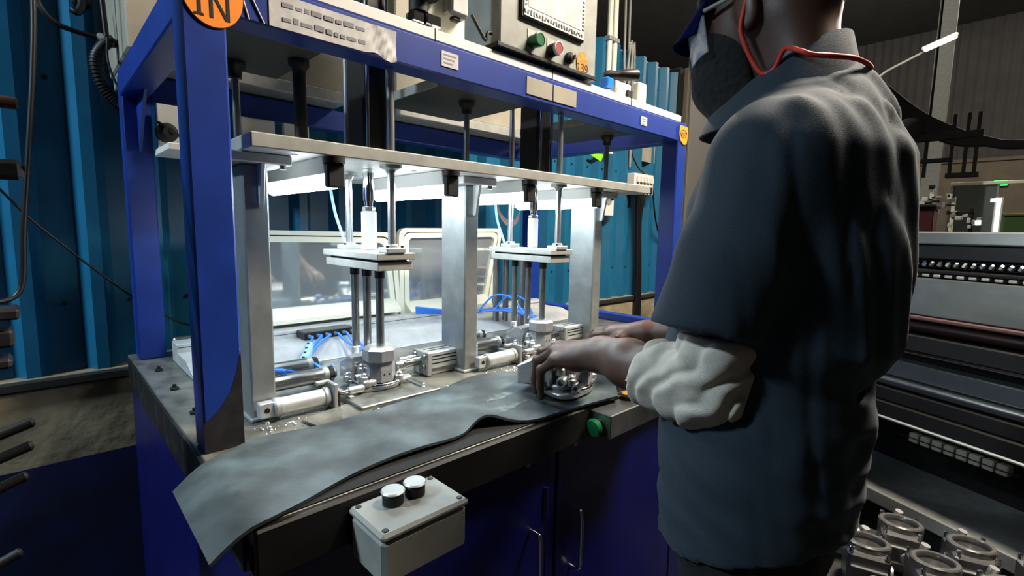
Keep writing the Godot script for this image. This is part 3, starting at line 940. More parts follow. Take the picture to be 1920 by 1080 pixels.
	tag(mi, "sparkling coolant droplets scattered along the front of the %s base plate" % nth, "droplets")
	add_child(mi)

# machined casting: flange with ears, octagonal turret, side bosses, sloped block
func casting(nm: String, label: String, at: Vector3, turn: float, group := "", size := 1.0) -> Node3D:
	var t := thing(nm, label, "casting", Vector3.ZERO, group)
	var fl := PackedVector2Array()
	for k in 40:
		var a := TAU * k / 40.0
		var r := 0.050 + 0.012 * pow(maxf(cos(a * 2.0 - 0.8), 0.0), 2.0)
		fl.append(Vector2(cos(a) * r * 1.12, sin(a) * r))
	part("flange", MB.new().prism(fl, 0.0, 0.009, Transform3D(FLAT, Vector3.ZERO), 0.002), M.cast, t)
	part("lower_step", MB.new().prism(ellipse(Vector2.ZERO, Vector2(0.047, 0.042), 32, 0.0), 0.009, 0.018, Transform3D(FLAT, Vector3.ZERO), 0.003), M.cast, t)
	part("turret", MB.new().lathe(Vector3(0, 0.018, 0.018), Vector3.UP, [Vector2(0.034, 0), Vector2(0.0335, 0.04), Vector2(0.030, 0.044), Vector2(0, 0.044)], 8, true, PI / 8), M.cast, t)
	part("sloped_block", MB.new().prism(PackedVector2Array([Vector2(-0.034, 0), Vector2(0.034, 0), Vector2(0.034, 0.056), Vector2(0.010, 0.058), Vector2(-0.034, 0.034)]), -0.034, 0.034, Transform3D(Basis(Vector3(0, 0, 1), Vector3(0, 1, 0), Vector3(-1, 0, 0)), Vector3(-0.016, 0.012, -0.042)), 0.003), M.cast, t)
	for q in [[-0.052, 0.026, 0.012, 0.010], [-0.045, 0.018, 0.036, 0.008]]:
		part("boss", MB.new().lathe(Vector3(-0.022, q[1], q[2]), Vector3.LEFT, [Vector2(q[3], 0), Vector2(q[3], -q[0] - 0.022), Vector2(q[3] - 0.002, -q[0] - 0.019), Vector2(q[3] * 0.55, -q[0] - 0.019), Vector2(q[3] * 0.5, -q[0] - 0.026), Vector2(0, -q[0] - 0.026)], 16), M.cast, t)
	for q in [[0.045, 0.030], [-0.046, 0.034], [0.047, -0.026], [-0.05, -0.02]]:
		part("stud", MB.new().nut(Vector3(q[0], 0.009, q[1]), Vector3(q[0], 0.016, q[1]), 0.0065).cyl(Vector3(q[0], 0.016, q[1]), Vector3(q[0], 0.022, q[1]), 0.0035, 10, 0.001), M.steel, t)
	for q in [[-0.040, 0.030, 0.026], [-0.036, 0.045, 0.004], [0.036, 0.024, 0.040], [-0.052, 0.022, -0.03]]:
		part("knob", MB.new().cyl(Vector3(q[0], q[1] - 0.012, q[2]), Vector3(q[0], q[1] + 0.004, q[2]), 0.0095, 14, 0.003).ball(Vector3(q[0], q[1] + 0.003, q[2]), Vector3.ONE * 0.0075, 10), M.cast, t)
	part("ear_plate", MB.new().prism(PackedVector2Array([Vector2(0.02, -0.052), Vector2(0.068, -0.04), Vector2(0.072, -0.022), Vector2(0.03, -0.012)]), 0.010, 0.017, Transform3D(FLAT, Vector3.ZERO), 0.002), M.cast, t)
	for q in [-0.006, 0.006]:
		part("port", MB.new().cyl(Vector3(q, 0.034, 0.0484), Vector3(q, 0.034, 0.0494), 0.0022, 10), M.black, t)
	part("rim", MB.new().tube([Vector3(0.05, 0.010, 0.02), Vector3(0.03, 0.013, 0.046), Vector3(-0.01, 0.012, 0.05), Vector3(-0.045, 0.010, 0.028)], 0.004, 8, 5), M.chrome, t)
	t.position = at
	t.rotation.y = turn
	t.scale = Vector3.ONE * size
	return t

func castings() -> void:
	casting("loose_casting", "bare aluminium casting on the mat under the operator's hand", Vector3(0.838, 0.8705, -0.695), 0.35, "", 1.2)
	# machined housings with large bores, standing in a low pallet behind the operator
	var src := housing()
	src.set_meta("label", "machined housing nearest the operator's back in the pallet")
	var lb := ["machined housing at the near end of the pallet, bore facing up", "machined housing in the second column of the pallet, near the camera", "machined housing in the second column, farther row of the pallet", "machined housing in the third column, near row of the pallet", "machined housing in the third column, farther row of the pallet", "machined housing at the far right end of the pallet, near row", "machined housing at the far right end of the pallet, rear row"]
	var pos := [Vector3(1.365, 0.40, -0.20), Vector3(1.39, 0.40, -0.08), Vector3(1.52, 0.40, -0.16), Vector3(1.40, 0.40, 0.04), Vector3(1.53, 0.40, -0.03), Vector3(1.42, 0.40, 0.16), Vector3(1.55, 0.40, 0.10)]
	src.position = Vector3(1.49, 0.40, -0.29)
	src.rotation.y = 0.35
	src.set_meta("group", "machined housings in the pallet")
	var turns := [0.3, 0.42, 0.25, 0.5, 0.35, 0.2, 0.45]
	for k in 7:
		copy_of(src, "machined_housing", pos[k], turns[k], lb[k])
	var p := thing("parts_pallet", "dark low steel pallet carrying the machined housings", "pallet", Vector3(1.47, 0, -0.06))
	part("deck", MB.new().bx(1.27, 1.66, 0.36, 0.40, -0.40, 0.34, 0.004), M.dark, p)
	for q in [[1.29, -0.38], [1.64, -0.38], [1.29, 0.32], [1.64, 0.32]]:
		part("leg", MB.new().bx(q[0] - 0.018, q[0] + 0.018, 0, 0.36, q[1] - 0.018, q[1] + 0.018, 0.003), M.dark, p)

func housing() -> Node3D:
	var t := thing("machined_housing", "x", "casting", Vector3.ZERO, "machined housings in the pallet")
	var tilt := Basis(Vector3.RIGHT, 0.0)
	part("block", MB.new().box(Vector3(0, 0.05, 0), Vector3(0.098, 0.10, 0.082), 0.006), M.cast_dark, t)
	part("bore_rim", MB.new().lathe(Vector3(0, 0.098, 0), Vector3.UP, [Vector2(0.046, 0), Vector2(0.046, 0.014), Vector2(0.043, 0.017), Vector2(0.036, 0.017), Vector2(0.034, 0.014), Vector2(0.034, 0.0025)], 28, false, 0.0, Vector2(1.0, 0.8)), M.cast_dark, t)
	part("bore", MB.new().cyl(Vector3(0, 0.1, 0), Vector3(0, 0.1015, 0), 0.029, 20), M.black, t, "dark bore")
	for q in [[-0.049, 0.07], [-0.049, 0.03]]:
		part("side_rib", MB.new().box(Vector3(-0.05, q[1], 0), Vector3(0.012, 0.006, 0.07), 0.002), M.cast, t)
	part("port_boss", MB.new().lathe(Vector3(-0.048, 0.05, 0.012), Vector3.LEFT, [Vector2(0.014, 0), Vector2(0.014, 0.016), Vector2(0.008, 0.017), Vector2(0.0075, 0.01), Vector2(0, 0.01)], 16), M.cast, t)
	part("port_boss", MB.new().lathe(Vector3(0.0, 0.045, 0.04), Vector3.BACK, [Vector2(0.018, 0), Vector2(0.018, 0.012), Vector2(0.011, 0.013), Vector2(0.010, 0.006), Vector2(0, 0.006)], 18), M.cast, t)
	for q in [[0.042, 0.034], [-0.042, 0.034], [0.042, -0.034], [-0.042, -0.034]]:
		part("stud", MB.new().cyl(Vector3(q[0], 0.098, q[1]), Vector3(q[0], 0.112, q[1]), 0.005, 10, 0.001), M.chrome, t)
	part("pipe_stub", MB.new().tube([Vector3(0.045, 0.06, 0.0), Vector3(0.062, 0.065, 0.0), Vector3(0.068, 0.085, 0.0), Vector3(0.066, 0.11, 0.004)], 0.009, 10, 4), M.cast, t)
	return t

# ------------------------------------------------------------------ rear of the bench: windows, rails, manifolds
func window_frame(nm: String, label: String, tl: Vector2, tr: Vector2, br: Vector2, bl: Vector2, z: float) -> void:
	var t := thing(nm, label, "window", Vector3((tl.x + br.x) / 2, bl.y, z))
	t.set_meta("kind", "thing")
	var outer := round_quad([tl, tr, br, bl], 0.035)
	var inner := round_quad([tl + Vector2(0.042, -0.036), tr + Vector2(-0.042, -0.036), br + Vector2(-0.042, 0.034), bl + Vector2(0.042, 0.034)], 0.022)
	var mid := round_quad([tl + Vector2(0.018, -0.014), tr + Vector2(-0.018, -0.014), br + Vector2(-0.018, 0.014), bl + Vector2(0.018, 0.014)], 0.03)
	var mid2 := round_quad([tl + Vector2(0.022, -0.018), tr + Vector2(-0.022, -0.018), br + Vector2(-0.022, 0.018), bl + Vector2(0.022, 0.018)], 0.03)
	var fm := MB.new()
	ring(fm, outer, mid, z, 0.022)
	ring(fm, mid2, inner, z - 0.002, 0.02)
	part("seal_frame", fm, M.cream, t, "cream rubber seal frame")
	var gr := MB.new()
	ring(gr, mid, mid2, z - 0.008, 0.012)
	part("groove", gr, M.dark, t)
	part("sill_ledge", MB.new().prism(PackedVector2Array([Vector2(z - 0.01, bl.y + 0.02), Vector2(z + 0.045, bl.y + 0.02), Vector2(z + 0.045, bl.y + 0.032), Vector2(z + 0.0, bl.y + 0.062), Vector2(z - 0.01, bl.y + 0.062)]), -br.x + 0.03, -bl.x - 0.02, Transform3D(Basis(Vector3(0, 0, 1), Vector3(0, 1, 0), Vector3(-1, 0, 0)), Vector3.ZERO), 0.001), M.cream, t, "sloped white sill ledge")
	part("pane", MB.new().prism(inner, z - 0.014, z - 0.010), M.mirror, t, "mirror-like glossy pane")

func round_quad(q: Array, r: float) -> PackedVector2Array:
	var p := PackedVector2Array()
	for k in 4:
		var c: Vector2 = q[k]
		var a: Vector2 = q[(k + 3) % 4]
		var b: Vector2 = q[(k + 1) % 4]
		var s := c + (a - c).normalized() * r
		var e := c + (b - c).normalized() * r
		for i in 7:
			var f := i / 6.0
			p.append(s.lerp(c, f).lerp(c.lerp(e, f), f))
	return p

func ring(mb: MB, o: PackedVector2Array, i: PackedVector2Array, z: float, th: float) -> void:
	var n := o.size()
	for k in n:
		var j := (k + 1) % n
		var A := Vector3(o[k].x, o[k].y, z)
		var B := Vector3(o[j].x, o[j].y, z)
		var C := Vector3(i[j].x, i[j].y, z)
		var D := Vector3(i[k].x, i[k].y, z)
		var bk := Vector3(0, 0, -th)
		mb.quad(A, B, C, D, Vector3.BACK)
		mb.quad(A + bk, B + bk, C + bk, D + bk, Vector3.FORWARD)
		var c0 := (A + B) / 2 - (C + D) / 2
		mb.quad(A, B, B + bk, A + bk, c0.normalized())
		mb.quad(D, C, C + bk, D + bk, -c0.normalized())

func rear() -> void:
	window_frame("cabin_window", "left of two cream-sealed windows standing behind the press stations", Vector2(0.30, 1.210), Vector2(0.935, 1.205), Vector2(0.962, 0.905), Vector2(0.30, 0.905), -1.585)
	window_frame("cabin_window", "right cream-sealed window behind the middle column, with slanting right edge", Vector2(0.962, 1.222), Vector2(1.475, 1.228), Vector2(1.41, 0.875), Vector2(0.965, 0.885), -1.60)
	var r := thing("rear_profile", "long bare aluminium profile along the back of the worktop", "profile", Vector3(0.95, 0.86, -1.5))
	part("rail", MB.new().bx(0.245, 1.64, 0.861, 0.914, -1.553, -1.491, 0.002), M.bright, r)
	part("rail_groove", MB.new().bx(0.247, 1.638, 0.904, 0.9055, -1.4912, -1.4905, 0), M.dark, r)
	part("sloped_cover", MB.new().prism(PackedVector2Array([Vector2(-1.4905, 0.861), Vector2(-1.4905, 0.8915), Vector2(-1.388, 0.8915), Vector2(-1.383, 0.889), Vector2(-1.300, 0.864), Vector2(-1.297, 0.861)]), -1.64, -0.245, Transform3D(Basis(Vector3(0, 0, 1), Vector3(0, 1, 0), Vector3(-1, 0, 0)), Vector3.ZERO), 0.0008), M.bright, r)
	var e := thing("steel_channel", "short bright steel channel behind the front blue post at the bench end", "channel", Vector3(0.33, 0.86, -1.57))
	part("web", MB.new().bx(0.252, 0.42, 0.861, 0.915, -1.60, -1.575, 0.004), M.steel, e)
	part("lip", MB.new().bx(0.252, 0.42, 0.861, 0.866, -1.575, -1.558, 0.001), M.chrome, e)
	# manifold with blue hoses, left station
	var m := thing("valve_manifold", "black air manifold with blue hoses set in the rear profile behind the left station", "manifold", Vector3(0.625, 0.9, -1.49))
	part("body", MB.new().bx(0.545, 0.70, 0.892, 0.9145, -1.4895, -1.43, 0.002), M.black, m)
	var ends := [Vector3(0.50, 0.892, -1.28), Vector3(0.495, 0.888, -1.27), Vector3(0.49, 0.89, -1.26), Vector3(0.60, 0.90, -1.16), Vector3(0.605, 0.90, -1.155), Vector3(0.61, 0.90, -1.15)]
	for k in 6:
		var x := 0.557 + k * 0.026
		part("fitting", MB.new().cyl(Vector3(x, 0.904, -1.431), Vector3(x, 0.904, -1.42), 0.0055, 10, 0.001), M.steel, m)
		var en: Vector3 = ends[k]
		var midp := Vector3(lerpf(x, en.x, 0.4), 0.899 - 0.002 * absf(k - 2.5), lerpf(-1.42, en.z, 0.4))
		part("hose", MB.new().tube([Vector3(x, 0.904, -1.42), Vector3(x, 0.905, -1.40), midp, en], 0.0038, 8, 6), M.hose, m, "bright blue air hose")
	var h := thing("hose_bundle", "bundle of blue air hoses wrapped in pale sleeve left of the first station", "hose bundle", Vector3(0.45, 0.86, -1.25))
	part("sleeve", MB.new().tube([Vector3(0.52, 0.900, -1.33), Vector3(0.49, 0.893, -1.27), Vector3(0.455, 0.884, -1.215)], 0.0115, 10, 6), M.hose_pale, h, "pale spiral sleeve")
	for k in 4:
		part("wrap", MB.new().tube([Vector3(0.512 - k * 0.016, 0.909 - k * 0.004, -1.318 + k * 0.03), Vector3(0.506 - k * 0.016, 0.899 - k * 0.004, -1.298 + k * 0.03)], 0.004, 6, 3), M.dark, h)
	var hp := [[Vector3(0.455, 0.884, -1.215), Vector3(0.42, 0.885, -1.19), Vector3(0.38, 0.90, -1.175), Vector3(0.345, 0.922, -1.15)], [Vector3(0.456, 0.882, -1.213), Vector3(0.43, 0.876, -1.17), Vector3(0.40, 0.895, -1.12), Vector3(0.355, 0.92, -1.07)], [Vector3(0.455, 0.886, -1.217), Vector3(0.40, 0.89, -1.21), Vector3(0.34, 0.88, -1.22), Vector3(0.29, 0.875, -1.24)], [Vector3(0.454, 0.884, -1.214), Vector3(0.435, 0.895, -1.18), Vector3(0.45, 0.905, -1.14), Vector3(0.462, 0.892, -1.10)], [Vector3(0.456, 0.882, -1.215), Vector3(0.44, 0.87, -1.16), Vector3(0.465, 0.885, -1.11), Vector3(0.47, 0.91, -1.07)]]
	for q in hp:
		part("hose", MB.new().tube(q, 0.0036, 8, 6), M.hose, h)
	var h2 := thing("hose_bundle", "fan of blue air hoses on the rear profile right of the middle column", "hose bundle", Vector3(1.1, 0.91, -1.4))
	for k in 6:
		part("hose", MB.new().tube([Vector3(0.98, 0.918 + k * 0.004, -1.52), Vector3(1.05, 0.916 + 0.003 * k, -1.46 + 0.004 * k), Vector3(1.13, 0.920, -1.40), Vector3(1.22, 0.93, -1.35 + 0.01 * k), Vector3(1.30, 0.93 - 0.006 * k, -1.28 + 0.02 * k)], 0.0036, 8, 6), M.hose, h2)
	for q in [[Vector3(1.20, 0.93, -1.34), Vector3(1.25, 0.98, -1.32), Vector3(1.29, 0.97, -1.28), Vector3(1.30, 0.92, -1.24)], [Vector3(1.15, 0.925, -1.37), Vector3(1.19, 0.985, -1.33), Vector3(1.235, 0.975, -1.28), Vector3(1.245, 0.915, -1.22)], [Vector3(1.0, 0.92, -1.3), Vector3(0.955, 0.92, -1.2), Vector3(0.90, 0.90, -1.15), Vector3(0.88, 0.89, -1.10)]]:
		part("hose", MB.new().tube(q, 0.0036, 8, 6), M.hose, h2)
	part("tie", MB.new().cyl(Vector3(1.125, 0.918, -1.405), Vector3(1.135, 0.92, -1.397), 0.012, 12), M.hose_pale, h2)
	# steel guide tubes and coiled cable behind the second station
	var g := thing("rear_tubes", "three thin steel tubes standing behind the right test station", "tube", Vector3(1.3, 0.86, -1.3))
	for q in [[1.235, -1.37], [1.275, -1.36], [1.30, -1.30]]:
		part("tube", MB.new().cyl(Vector3(q[0], 0.8645, q[1]), Vector3(q[0], 1.12, q[1]), 0.012, 16, 0.001), M.steel, g)
	part("yoke", MB.new().bx(1.215, 1.32, 1.115, 1.135, -1.385, -1.285, 0.002), M.alu_dull, g)
	var c := thing("pink_wires", "loose loop of pale pink wires hanging by the right press unit", "wires", Vector3(1.33, 1.25, -1.35))
	for k in 4:
		part("wire", MB.new().tube([Vector3(1.20, 1.345, -1.33), Vector3(1.21, 1.29 - 0.004 * k, -1.33), Vector3(1.26, 1.255 - 0.006 * k, -1.335), Vector3(1.31, 1.27 - 0.005 * k, -1.34), Vector3(1.335, 1.346, -1.34)], 0.0022, 6, 6), mat(Color(0.72, 0.55, 0.56), 0.5), c)

# ------------------------------------------------------------------ gear above the plate
func top_gear() -> void:
	var c := thing("control_cabinet", "grey control cabinet with touch panel and push buttons on top of the frame", "cabinet", Vector3(0.98, 1.634, -1.0))
	part("body", MB.new().bx(0.80, 1.163, 1.640, 2.14, -1.12, -0.888, 0.004), M.grey_box, c)
	part("base_gasket", MB.new().bx(0.782, 1.15, 1.634, 1.645, -1.10, -0.874, 0.002), M.black, c, "black base strip")
	var p := part("touch_panel", MB.new().bx(0.862, 1.098, 1.722, 1.93, -0.889, -0.880, 0.002), M.black, c, "touch panel with silver keypad border")
	part("bezel", MB.new().bx(0.868, 1.096, 1.726, 1.926, -0.8805, -0.878, 0.001), M.alu, p)
	part("screen", MB.new().bx(0.882, 1.082, 1.748, 1.92, -0.8785, -0.8772, 0), mat(Color(0.86, 0.82, 0.82), 0.25, 0.0, "soft", 3.0), p, "pale blank screen")
	var keys := MB.new()
	var rng := RandomNumberGenerator.new()
	rng.seed = 3
	for k in 22:
		var x := 0.872 + k * 0.0101
		var h := rng.randf_range(0.007, 0.013)
		keys.box(Vector3(x, 1.7365, -0.8775), Vector3(0.005, h, 0.0016), 0.0006, Basis(Vector3.BACK, rng.randf_range(-0.7, 0.7)))
	for k in 18:
		keys.box(Vector3(1.089, 1.752 + k * 0.0098, -0.8775), Vector3(0.008, 0.004, 0.0016), 0.0006, Basis(Vector3.BACK, rng.randf_range(-0.7, 0.7)))
		keys.box(Vector3(0.875, 1.752 + k * 0.0098, -0.8775), Vector3(0.007, 0.004, 0.0016), 0.0006, Basis(Vector3.BACK, rng.randf_range(-0.7, 0.7)))
	var ks := part("keypad", keys, M.steel, p, "small embossed keypad marks")
	ks.set_meta("kind", "stuff")
	for q in [[0.906, 1.676, 1], [0.975, 1.673, 0]]:
		part("legend_plate", MB.new().bx(q[0] - 0.016, q[0] + 0.012, q[1] - 0.012, q[1] + 0.028, -0.888, -0.8865, 0.0005), M.alu_dull, c)
		var b := part("push_button", MB.new().cyl(Vector3(q[0], q[1], -0.888), Vector3(q[0], q[1], -0.862), 0.0155, 22, 0.002), M.dark if q[2] == 0 else M.green, c, "green push button" if q[2] == 1 else "ringed red push button")
		part("ring", MB.new().lathe(Vector3(q[0], q[1], -0.862), Vector3.BACK, [Vector2(0.0165, -0.004), Vector2(0.0165, 0.003), Vector2(0.0145, 0.004), Vector2(0.0135, 0.002)], 24), M.white if q[2] == 0 else M.green, b)
		part("face", MB.new().cyl(Vector3(q[0], q[1], -0.8625), Vector3(q[0], q[1], -0.859), 0.0138, 22, 0.001), M.red if q[2] == 0 else M.green, b)
	var kx := part("key_switch", MB.new().cyl(Vector3(1.043, 1.671, -0.888), Vector3(1.043, 1.671, -0.876), 0.0145, 20, 0.002), M.dark, c, "small key switch")
	part("barrel", MB.new().cyl(Vector3(1.043, 1.671, -0.876), Vector3(1.043, 1.671, -0.871), 0.0085, 16, 0.001).box(Vector3(1.046, 1.671, -0.868), Vector3(0.003, 0.012, 0.008), 0.0005), M.steel, kx)
	var tg := thing("number_tag", "worn orange tag numbered 139 stuck at the corner of the control cabinet", "tag", Vector3(1.10, 1.66, -0.886))
	part("plate", MB.new().prism(ellipse(Vector2(1.101, 1.668), Vector2(0.024, 0.034), 28, 0.05), -0.888, -0.8855, Transform3D.IDENTITY, 0.0006), M.yellow, tg)
	lettering("139", 0.021, 0.0006, M.ink, tg, Transform3D(Basis.IDENTITY, Vector3(1.101, 1.659, -0.8853)))

	# regulator assembly left of the cabinet
	var r := thing("regulator_unit", "cream air regulator unit with round black knob left of the control cabinet", "regulator", Vector3(0.66, 1.634, -0.93))
	part("back_plate", MB.new().prism(rrect(0.105, 0.17, 0.012), -0.006, 0.006, Transform3D(Basis.IDENTITY, Vector3(0.675, 1.72, -0.93)), 0.001), M.cream, r)
	var gb := part("gauge_box", MB.new().box(Vector3(0.688, 1.704, -0.908), Vector3(0.052, 0.062, 0.03), 0.006), M.grey_box, r, "small grey square box")
	part("window", MB.new().box(Vector3(0.690, 1.702, -0.892), Vector3(0.040, 0.046, 0.003), 0.001), M.paper, gb)
	part("spout", MB.new().box(Vector3(0.686, 1.669, -0.905), Vector3(0.022, 0.008, 0.014), 0.002), M.dark, gb)
	part("knob", MB.new().ball(Vector3(0.614, 1.712, -0.905), Vector3(0.036, 0.03, 0.036), 20), M.black_matt, r, "round black knob")
	part("knob_stem", MB.new().lathe(Vector3(0.600, 1.66, -0.915), Vector3.UP, [Vector2(0.02, 0), Vector2(0.02, 0.03), Vector2(0.028, 0.038), Vector2(0.028, 0.06), Vector2(0, 0.06)], 20), M.dark, r)
	part("foot_block", MB.new().bx(0.575, 0.602, 1.634, 1.655, -0.925, -0.895, 0.002).bx(0.604, 0.64, 1.634, 1.656, -0.92, -0.89, 0.002), M.chrome, r, "bright metal foot blocks")
	part("wire", MB.new().tube([Vector3(0.745, 1.70, -0.92), Vector3(0.757, 1.665, -0.905), Vector3(0.768, 1.648, -0.9), Vector3(0.775, 1.665, -0.9), Vector3(0.79, 1.67, -0.905)], 0.004, 8, 5), M.dark, r)

	var s := thing("selector_unit", "black selector handle on a small white bracket right of the control cabinet", "switch", Vector3(1.36, 1.634, -0.93))
	part("bracket", MB.new().bx(1.33, 1.42, 1.634, 1.69, -0.95, -0.94, 0.001), M.cream, s)
	part("socket_box", MB.new().bx(1.44, 1.49, 1.64, 1.705, -0.95, -0.925, 0.003), M.white, s)
	part("handle", MB.new().lathe(Vector3(1.29, 1.695, -0.955), Vector3(0.75, 0.06, 0.65), [Vector2(0, 0), Vector2(0.013, 0), Vector2(0.0165, 0.02), Vector2(0.013, 0.04), Vector2(0.0165, 0.055), Vector2(0.0165, 0.105), Vector2(0.013, 0.11), Vector2(0, 0.11)], 18), M.black, s, "black ribbed handle")
	part("blue_valve", MB.new().box(Vector3(1.275, 1.665, -0.93), Vector3(0.035, 0.03, 0.03), 0.004), M.hose, s)
	part("label_block", MB.new().bx(1.39, 1.415, 1.645, 1.67, -0.939, -0.93, 0.001), M.dark, s)

	# support decks and hangers
	var dx := [[0.235, 0.402, -1.16, 0.302, 0.387], [0.662, 0.93, -1.20, 0.795, 0.795], [1.18, 1.42, -1.20, 1.385, 1.385]]
	var nm := ["grey deck plate with two hanger rods at the left end of the frame", "middle grey deck plate hung between the two black press cylinders", "grey deck plate with hanger rod at the right end of the frame"]
	for k in 3:
		var q: Array = dx[k]
		var t := thing("deck_plate", nm[k], "plate", Vector3((q[0] + q[1]) / 2, 1.535, -1.05))
		part("slab", MB.new().bx(q[0], q[1], 1.535, 1.549, q[2], -0.931, 0.002), M.deck, t)
		part("edge", MB.new().bx(q[0] - 0.003, q[0], 1.532, 1.552, q[2], -0.931, 0), M.plate, t, "left edge coloured paler as if lit")  # light on the deck edge put into a paler colour
		for j in (2 if k == 0 else 1):
			var x: float = q[3 + j]
			var z := -1.0 if j == 1 or k > 0 else -1.1
			part("boss", MB.new().lathe(Vector3(x, 1.5345, z), Vector3.DOWN, [Vector2(0, 0), Vector2(0.02, 0), Vector2(0.019, 0.010), Vector2(0.013, 0.016), Vector2(0.012, 0.03), Vector2(0, 0.03)], 18), M.black, t, "black rod boss")
			part("hanger_rod", MB.new().cyl(Vector3(x, 1.37, z), Vector3(x, 1.535, z), 0.012 if j == 1 else 0.007, 14), M.side if j == 1 else M.steel, t)
	for q in [[0.19, 0.74, "large beige metal cabinet at the back of the frame, behind the long paper label", 0.46], [0.915, 1.60, "beige metal cabinet at the back of the frame, behind the control cabinet", 1.25]]:
		var b := thing("rear_cabinet", q[2], "cabinet", Vector3((q[0] + q[1]) / 2, 1.60, -1.72))
		part("body", MB.new().bx(q[0], q[1], 1.637, 2.25, -1.90, -1.535, 0.004), M.beige, b)
		part("bottom_frame", MB.new().bx(q[0] + 0.006, q[1] - 0.006, 1.602, 1.6365, -1.89, -1.52, 0.003), M.alu_dull, b, "grey bottom frame")
		part("foot", MB.new().bx(q[0] + 0.05, q[1] - 0.05, 1.5975, 1.602, -1.66, -1.61, 0), M.dark, b)
		part("door_seam", MB.new().bx(q[3], q[3] + 0.003, 1.65, 2.24, -1.536, -1.5345, 0), M.dark, b)
	# valve boards behind the plate, standing on the rear beam
	var sh := thing("valve_shelf", "pale shelf with valve boards and wiring behind the left end of the plate", "shelf", Vector3(0.45, 1.38, -1.55))
	part("shelf_board", MB.new().bx(0.2405, 0.72, 1.395, 1.412, -1.605, -1.42, 0.002), M.white, sh)
	for q in [[0.245, 0.30], [0.44, 0.53], [0.555, 0.63]]:
		part("board", MB.new().bx(q[0], q[1], 1.413, 1.525, -1.58, -1.565, 0.002), M.white, sh)
	var rr := [[0.262, 1.452], [0.47, 1.455], [0.50, 1.44], [0.58, 1.44], [0.43, 1.44]]
	for q in rr:
		part("solenoid", MB.new().lathe(Vector3(q[0], q[1], -1.564), Vector3.BACK, [Vector2(0, 0), Vector2(0.024, 0), Vector2(0.024, 0.02), Vector2(0.012, 0.026), Vector2(0.012, 0.04), Vector2(0, 0.04)], 16), M.dark, sh)
	part("wire", MB.new().tube([Vector3(0.245, 1.475, -1.55), Vector3(0.27, 1.45, -1.52), Vector3(0.33, 1.415, -1.49)], 0.004, 8, 5), M.black, sh)
	# wall services seen right of the plate
	var so := thing("wall_socket", "square white wall socket with round outlet right of the right column", "socket", Vector3(2.68, 1.40, -1.93))
	part("plate", MB.new().prism(rrect(0.11, 0.19, 0.01), 0.0, 0.04, Transform3D(Basis.IDENTITY, Vector3(2.69, 1.42, -1.948)), 0.004), M.white, so)
	part("outlet", MB.new().cyl(Vector3(2.685, 1.43, -1.91), Vector3(2.685, 1.43, -1.904), 0.036, 22, 0.002), M.grey_box, so)
	for k in 3:
		part("pin_hole", MB.new().cyl(Vector3(2.685 + 0.014 * (k - 1), 1.425 + (0.016 if k == 1 else 0.0), -1.905), Vector3(2.685 + 0.014 * (k - 1), 1.425 + (0.016 if k == 1 else 0.0), -1.9035), 0.005, 8), M.black, so)
	var jb := thing("junction_box", "open white junction box with dark cables dropping down the blue wall", "junction box", Vector3(3.03, 1.52, -1.93))
	part("box", MB.new().bx(2.93, 3.17, 1.48, 1.62, -1.9425, -1.88, 0.004), M.white, jb)
	for k in 5:
		part("terminal", MB.new().bx(2.95 + k * 0.043, 2.975 + k * 0.043, 1.49, 1.535, -1.8805, -1.87, 0.002), M.dark if k % 2 == 0 else M.beige, jb)
		part("breaker", MB.new().bx(2.95 + k * 0.043, 2.98 + k * 0.043, 1.56, 1.60, -1.8805, -1.865, 0.002), M.white, jb)
	for k in 4:
		part("cable", MB.new().tube([Vector3(3.0 + 0.025 * k, 1.485, -1.89), Vector3(3.03 + 0.012 * k, 1.3, -1.91), Vector3(3.05 + 0.012 * k, 0.95, -1.905), Vector3(3.05 + 0.02 * k, 0.4, -1.90)], 0.013, 8, 5), M.black, jb)
	part("feed_cable", MB.new().tube([Vector3(2.93, 2.0, -1.935), Vector3(2.94, 1.80, -1.93), Vector3(3.0, 1.66, -1.90), Vector3(3.17, 1.58, -1.90), Vector3(3.3, 1.3, -1.92), Vector3(3.5, 0.95, -1.915)], 0.006, 8, 6), M.black, jb)
	solo("wall_notice", MB.new().bx(3.10, 3.28, 1.72, 1.85, -1.949, -1.945, 0), M.beige, "blank pale notice card on the blue wall above the junction box", "notice")
	solo("green_sticker", MB.new().prism(PackedVector2Array([Vector2(2.50, 1.70), Vector2(2.66, 1.715), Vector2(2.63, 1.665)]), -1.943, -1.941), mat(Color(0.55, 0.85, 0.12), 0.6), "bright yellow green triangular sticker on the wall under the front beam", "sticker")
	solo("green_sticker", MB.new().prism(ellipse(Vector2(2.155, 1.70), Vector2(0.04, 0.028), 12, 0.2), -1.943, -1.941), mat(Color(0.55, 0.85, 0.12), 0.6), "small bright green round sticker on the wall behind the hanger rods", "sticker")
	var cd := thing("wall_conduits", "pair of pale vertical cable conduits rising above the blue wall", "conduit", Vector3(2.72, 2.2, -1.93))
	for k in 2:
		part("conduit", MB.new().cyl(Vector3(2.66 + 0.055 * k, 1.72, -1.932), Vector3(2.66 + 0.055 * k, 8.99, -1.932), 0.017, 12), M.cream, cd)
	for k in 3:
		part("clamp", MB.new().bx(2.635, 2.74, 1.95 + k * 0.45, 1.975 + k * 0.45, -1.955, -1.91, 0.002), M.alu_dull, cd)
	var cb := thing("drop_cable", "thin grey cables dropping beside the conduits to the selector handle", "cable", Vector3(2.85, 2.3, -1.92))
	for k in 2:
		part("cable", MB.new().tube([Vector3(2.82 + 0.05 * k, 8.99, -1.93), Vector3(2.80 + 0.05 * k, 2.7, -1.92), Vector3(2.87 + 0.03 * k, 2.45, -1.91), Vector3(2.92 + 0.02 * k, 2.1, -1.925), Vector3(2.94, 1.66, -1.93)], 0.008, 8, 6), M.grey_box, cb)

